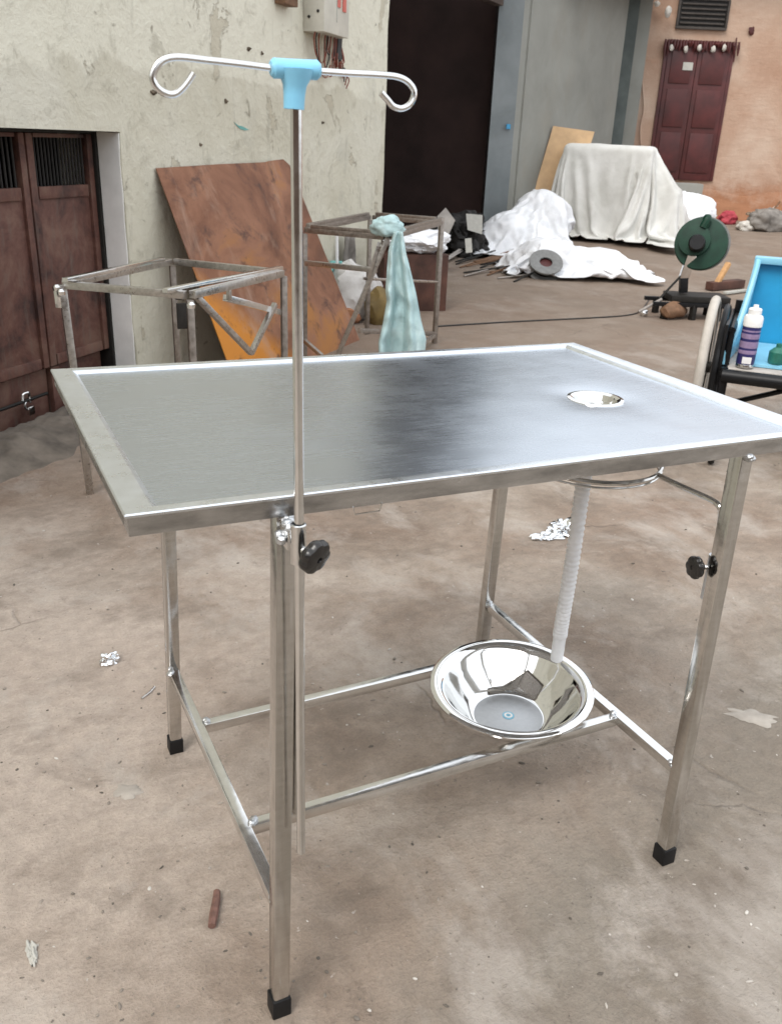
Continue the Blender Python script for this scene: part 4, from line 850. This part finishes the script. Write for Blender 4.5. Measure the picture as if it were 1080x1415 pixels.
for off in (-.13, .13):
    a = Vector((stx0.x, stx0.y, stz))+FH*off; b = Vector((stx1.x, stx1.y, stz))+FH*off; MB().bar(a-RH*.05, b+RH*.05, .04, .03).build('stand_rail', 'black', saw)
    for f in (.1, .55, .95):
        c = a.lerp(b, f); MB().bar(Vector((c.x, c.y, gz(c.x, c.y))), c, .04, .04).build('stand_leg', 'darkiron', saw)
MB().lump(Vector((stx0.x, stx0.y, .07))+RH*.12-FH*.12, (.12, .07, .065), 3, .3, 2, 3, 0).build('clamp_block', 'brown', saw)
MB().tube([Vector((stx0.x, stx0.y, stz+.03))-RH*.0-FH*.1, a2+Z*.02-RH*.02], .009, 8).build('spring_rod', 'darkiron', saw)
MB().tube([Vector((stx0.x, stx0.y, stz+.03))+RH*.02-FH*.1, Vector((stx0.x, stx0.y, .05))-RH*.16-FH*.16], .012, 8).build('vice_handle', 'rawpipe', saw)
p = G(888, 437); o = MB().lump(p+Z*.025, (.035, .03, .03), 8, .4, 2, 3, 0).build('metal_lump', 'stretch'); tag(o, 'small shiny metal lump on ground left of the saw stand', 'scrap')
# wood offcuts by the saw
for i, (a, b, ww, mm, lab) in enumerate((((985, 402), (1012, 366), .045, 'pine', 'slanted orange pine offcut propped behind the chop saw'), ((978, 402), (1022, 398), .09, 'carton', 'dark red brown block on the ground behind the chop saw'), ((1000, 408), (1030, 404), .04, 'greyenamel', 'pale flat offcut lying behind the wheelchair'))):
    A_ = G(*a)+Z*ww*.5; B_ = (V(*b, A_, FH)+FH*.12) if i == 0 else G(*b)+Z*ww*.5
    o = MB().bar(A_, B_, ww, ww*.8 if i < 2 else .02).build('wood_offcut', mm); tag(o, lab, 'offcut')
# cable on the ground
cb = smooth_path([G(x, y)+Z*.006 for x, y in ((604, 452), (650, 449), (700, 446), (760, 443), (820, 440), (862, 437), (884, 431), (896, 415))], 8)
o = MB().tube(cb, .006, 6).build('power_cable', 'wireblack'); tag(o, 'thin dark power cable lying across the yard to the chop saw', 'cable')

# ------------------------------------------------------------------ wheelchair with blue seat, right edge
wg = G(955, 598); wc = thing('wheelchair', 'black wheelchair with bright blue plastic seat at the right edge', 'wheelchair', wg)
wd = (wg-CAM).dot(FH); WR = .318
wf = (RH*.37+FH*.93).normalized(); wa = Vector((wf.y, -wf.x, 0))
def tor(c, R, r, n=56, k=10):
    return arc(c, R, 0, 2*math.pi*(n-1)/n, n, wf, Z), r, k
hubc = wg+Z*WR
pt_, r_, k_ = tor(hubc, WR-.021, .021); ty = MB().tube(pt_, r_, 12, closed=True).build('wheel', 'tyre', wc)
pt_, r_, k_ = tor(hubc, WR-.05, .011); MB().tube(pt_, r_, 8, closed=True).build('rim', 'stretch', ty)
pt_, r_, k_ = tor(hubc+wa*.055, WR-.045, .010); MB().tube(pt_, r_*1.5, 8, closed=True).build('hand_rim', 'black', ty)
for i in range(20):
    a = 2*math.pi*i/20; MB().tube([hubc+wa*(.02 if i % 2 else -.02), hubc+wf*(WR-.055)*math.cos(a)+Z*(WR-.055)*math.sin(a)], .0015, 5).build('spoke', 'darkiron', ty)
MB().lathe([(.001, -.03), (.025, -.03), (.025, .03), (.001, .03)], hubc, 16, wa).build('hub', 'darkiron', ty)
# seat: local frame x right, y away, z up, origin at the left rear wheel foot
def wl(x, y, z): return wg+wa*x+wf*y+Z*z
SZ = .385
MB().tube([wl(.09, -.30, SZ-.03), wl(.66, -.30, SZ-.03)], .029, 12).build('front_bar', 'black', wc)
MB().box(wl(.355, -.05, SZ-.012), (.50, .46, .022), Matrix((wa, wf, Z)).transposed(), .005).build('seat_board', 'shelf', wc)
for x in (.095, .615):
    MB().tube([wl(x, -.30, SZ-.02), wl(x, .22, SZ-.02)], .016, 10).build('side_tube', 'black', wc)
    MB().tube([wl(x, .20, .10), wl(x, .20, .60)], .016, 10).build('back_tube', 'black', wc)
    MB().tube([wl(x, -.27, .10), wl(x, -.28, SZ)], .016, 10).build('front_tube', 'black', wc)
    MB().tube([wl(x, -.27, .14), wl(x, .2, .14)], .014, 10).build('side_tube', 'black', wc)
    MB().tube([wl(x, -.22, .53), wl(x, .2, .53)], .016, 10).build('arm_tube', 'black', wc)
    MB().tube([wl(x, -.22, .53), wl(x, -.22, SZ)], .014, 10).build('arm_tube', 'black', wc)
    cw = MB().lathe([(.001, -.013), (.05, -.013), (.055, 0), (.05, .013), (.001, .013)], wl(x+.02, -.42, .056), 20, wa).build('caster', 'rubber', wc)
    MB().bar(wl(x+.02, -.42, .06), wl(x, -.27, .16), .03, .02).build('caster_fork', 'darkiron', wc)
MB().tube([wl(.10, .0, .15), wl(.60, .0, SZ-.03)], .012, 8).build('cross_brace', 'black', wc)
MB().tube([wl(.10, .02, SZ-.03), wl(.60, .02, .15)], .012, 8).build('cross_brace', 'black', wc)
MB().box(wl(.075, -.03, .43), (.014, .46, .26), Matrix((wa, wf, Z)).transposed(), .004).build('side_panel', 'black', wc)
MB().tube([wl(.0, 0, WR), wl(.62, 0, WR)], .014, 8).build('axle', 'darkiron', wc)
MB().lathe([(.001, -.012), (WR*.0+.285, -.012), (.285, .012), (.001, .012)], wl(.70, 0, WR), 30, wa).build('wheel', 'tyre', wc)
# moulded blue seat shell: back with thick rim, sides sweeping down to the front
bt = .145; x0, x1 = .125, .60
def sidez(y): 
    k = (y+.24)/.42; return .05+.35*ss(.25, 1, k)**1.1
m = MB(); ys = [-.24+.42*i/16 for i in range(17)]
prof = [wl(x0-.02, y, SZ+.004) for y in (ys[0], ys[-1])]
m.slab([wl(x0-.045, -.24, SZ+.004)]+[wl(x0+.015-.065*(1-ss(-.24, .15, y)), y, SZ+sidez(y)) for y in ys]+[wl(x0, .18, SZ+.004)], wa*.012)
sh_ = m.build('seat_shell', 'cyanlight', wc)
m = MB(); m.slab([wl(x0, .165, SZ+.005), wl(x1+.1, .165, SZ+.005), wl(x1+.12, .195, SZ+.385), wl(x0+.01, .195, SZ+.385)], wf*.012); m.build('seat_back', 'cyan', wc, smooth=False)
MB().bar(wl(x0-.0, .19, SZ+.40), wl(x1+.15, .19, SZ+.40), .07, .03, Z, .008).build('back_rim', 'cyanlight', wc)
MB().tube([wl(x0+.015-.065*(1-ss(-.24, .15, y)), y, SZ+sidez(y)) for y in ys], .014, 8).build('side_rim', 'cyanlight', wc)
MB().slab([wl(x0+.03, -.20, SZ+.002), wl(x1+.1, -.20, SZ+.002), wl(x1+.1, .16, SZ+.03), wl(x0+.03, .16, SZ+.03)], Z*.01).build('seat_pan', 'cyanlight', wc, smooth=False)
MB().bar(wl(.30, -.10, SZ+.05), wl(.66, .02, SZ+.15), .10, .012).build('seat_lip', 'cyanlight', wc)
# spray can and a green bottle on the seat
cp = V(1031, 489, wl(.2, -.235, 0), wf); cp.z = SZ+.004
cn = thing('spray_can', 'navy and white spray can standing on the wheelchair seat', 'spray can', cp)
MB().lathe([(.001, 0), (.030, 0), (.0325, .003), (.0325, .012), (.0315, .014)], cp, 28).build('base_ring', 'stretch', cn)
bd = MB().lathe([(.032, .013), (.0325, .016), (.0325, .150)], cp, 28).build('body', 'navy', cn)
for za, zb in ((.052, .066), (.074, .098), (.108, .126), (.133, .139)):
    MB().lathe([(.0327, za), (.0329, za+.001), (.0329, zb)], cp, 28).build('label_band', 'mauve', bd)
MB().box(cp+Z*.030-wf*.0322+wa*.004, (.032, .003, .024), Matrix((wa, wf, Z)).transposed()).build('label_patch', 'white', bd)
MB().lathe([(.0325, .150), (.034, .152), (.034, .182), (.030, .190), (.0235, .192), (.0235, .212), (.020, .216), (.010, .218), (.009, .228), (.001, .229)], cp, 28).build('cap', 'white', cn)
cn.scale = (1.14, 1.14, 1.14)
gp_ = V(1078, 468, wl(.2, -.15, 0), wf); gp_.z = SZ+.016
o = MB().lathe([(.001, 0), (.03, 0), (.035, .01), (.035, .05), (.02, .065), (.012, .07), (.012, .085), (.001, .086)], gp_, 20).build('green_bottle', 'green'); tag(o, 'small green plastic bottle at the right edge on the blue seat', 'bottle')

# ------------------------------------------------------------------ small litter on the ground
def crumple(px, py, size, sd_, name, mm, lab, cat, rz=0, amp=.7):
    p = G(px, py); o = MB().lump((0, 0, size[2]*.55), size, sd_, amp, 2.6, 4, .001).build(name, mm, None, sharp=20); o.location = p; o.rotation_euler = (0, 0, rz); return tag(o, lab, cat)
crumple(778, 735, (.062, .042, .028), 4, 'crumpled_foil', 'foil', 'crumpled silver foil on the ground behind the drain hose', 'foil', .2)
crumple(756, 744, (.05, .022, .012), 14, 'foil_scrap', 'foil', 'thin silver foil strip beside the crumpled foil', 'foil', -.2)
crumple(152, 915, (.022, .016, .016), 6, 'crumpled_foil', 'foil', 'small crumpled foil ball on the ground left of the rear leg', 'foil')
p = G(297, 1258); a, b = G(293, 1284), G(300, 1236)
o = MB().tube([a+Z*.007, a.lerp(b, .3)+Z*.0075, a.lerp(b, .7)+Z*.008+RH*.001, b+Z*.007], [.0068, .0078, .0074, .0062], 7).build('brick_chip', 'redstick'); tag(o, 'red brown stick shaped chip on the ground near the front leg', 'chip')
a, b = G(196, 966), G(214, 950); o = MB().tube([a+Z*.002, (a+b)/2+Z*.003+RH*.004, b+Z*.002], .0025, 6).build('wire_scrap', 'dull'); tag(o, 'short thin wire scrap on the ground left of rear leg', 'wire')
for (px, py, L, an, lab) in ((44, 1318, .03, 1.4, 'white paper scrap on the ground at lower left'), (872, 1195, .0, 0, ''),):
    if L:
        p = G(px, py); o = MB().lump((0, 0, .003), (L*.22, L*.8, .005), 3, .9, 2.5, 4, .0005).build('paper_scrap', 'paper'); o.location = p; o.rotation_euler = (0, 0, .1); tag(o, lab, 'paper scrap')
def patch(px, py, rx, ry, sd_, lab, mm='mortar', rz=0):
    m = MB(); p = G(px, py); n = 40; vs = []
    for rr_, h in ((1, .0005), (.86, .0035), (.4, .0045)):
        vs.append([m.bm.verts.new((rx*rr_*(1+.55*noise.fractal(Vector((math.cos(6.283*k/n)*1.5, math.sin(6.283*k/n)*1.5, sd_)), .6, 2.2, 4))*math.cos(6.283*k/n), ry*rr_*(1+.55*noise.fractal(Vector((math.cos(6.283*k/n)*1.5, math.sin(6.283*k/n)*1.5, sd_)), .6, 2.2, 4))*math.sin(6.283*k/n), h+.001*noise.noise(Vector((k, rr_*5, sd_))))) for k in range(n)])
    for A, B_ in zip(vs, vs[1:]):
        for k in range(n): m.bm.faces.new((A[k], A[(k+1) % n], B_[(k+1) % n], B_[k]))
    m.bm.faces.new(vs[-1]); o = m.build('mortar_patch', mm, None, sharp=60); o.location = p; o.rotation_euler = (0, 0, rz); tag(o, lab, 'mortar patch')
patch(1038, 990, .060, .026, 3, 'pale dried mortar splash on ground right of the right leg', rz=-.7)
patch(175, 1095, .032, .020, 5, 'pale flat mortar spot on the ground left of the front leg', rz=-.3)
# scattered grit: pale chips too many to count
bm = bmesh.new(); mm_ = MB(); mm_.bm.free(); mm_.bm = bm
for i in range(420):
    px, py = random.uniform(-60, 1140), 470+random.random()**.8*960
    p = G(px, py)
    if p.y > 2.4 and (p-P0).dot(WN) < .2: continue
    r = random.uniform(.0015, .0045)*(1+.25*(p-CAM).length)*.6
    q = bmesh.ops.create_icosphere(bm, subdivisions=1, radius=1)
    R3 = Matrix.Rotation(random.random()*6, 3, 'Z'); sx, sy, sz = r*random.uniform(.7, 1.9), r*random.uniform(.6, 1.1), r*random.uniform(.3, .7)
    for v in q['verts']: v.co = R3 @ Vector((v.co.x*sx*(1+random.uniform(-.3, .3)), v.co.y*sy, v.co.z*sz)) + p + Z*sz*.5
def f_grit(t, b):
    n = nz(t, pos(t), 9, 2); t.links.new(ramp(t, n, [(.42, (.10, .085, .07)), (.55, (.30, .26, .22)), (.66, (.58, .55, .51))]), b.inputs['Base Color']); b.inputs['Roughness'].default_value = .85
o = mm_.build('grit', mat('grit', f_grit), None, smooth=False); o['kind'] = 'stuff'; o['label'] = 'small pale and dark grit strewn over the yard ground'; o['category'] = 'grit'
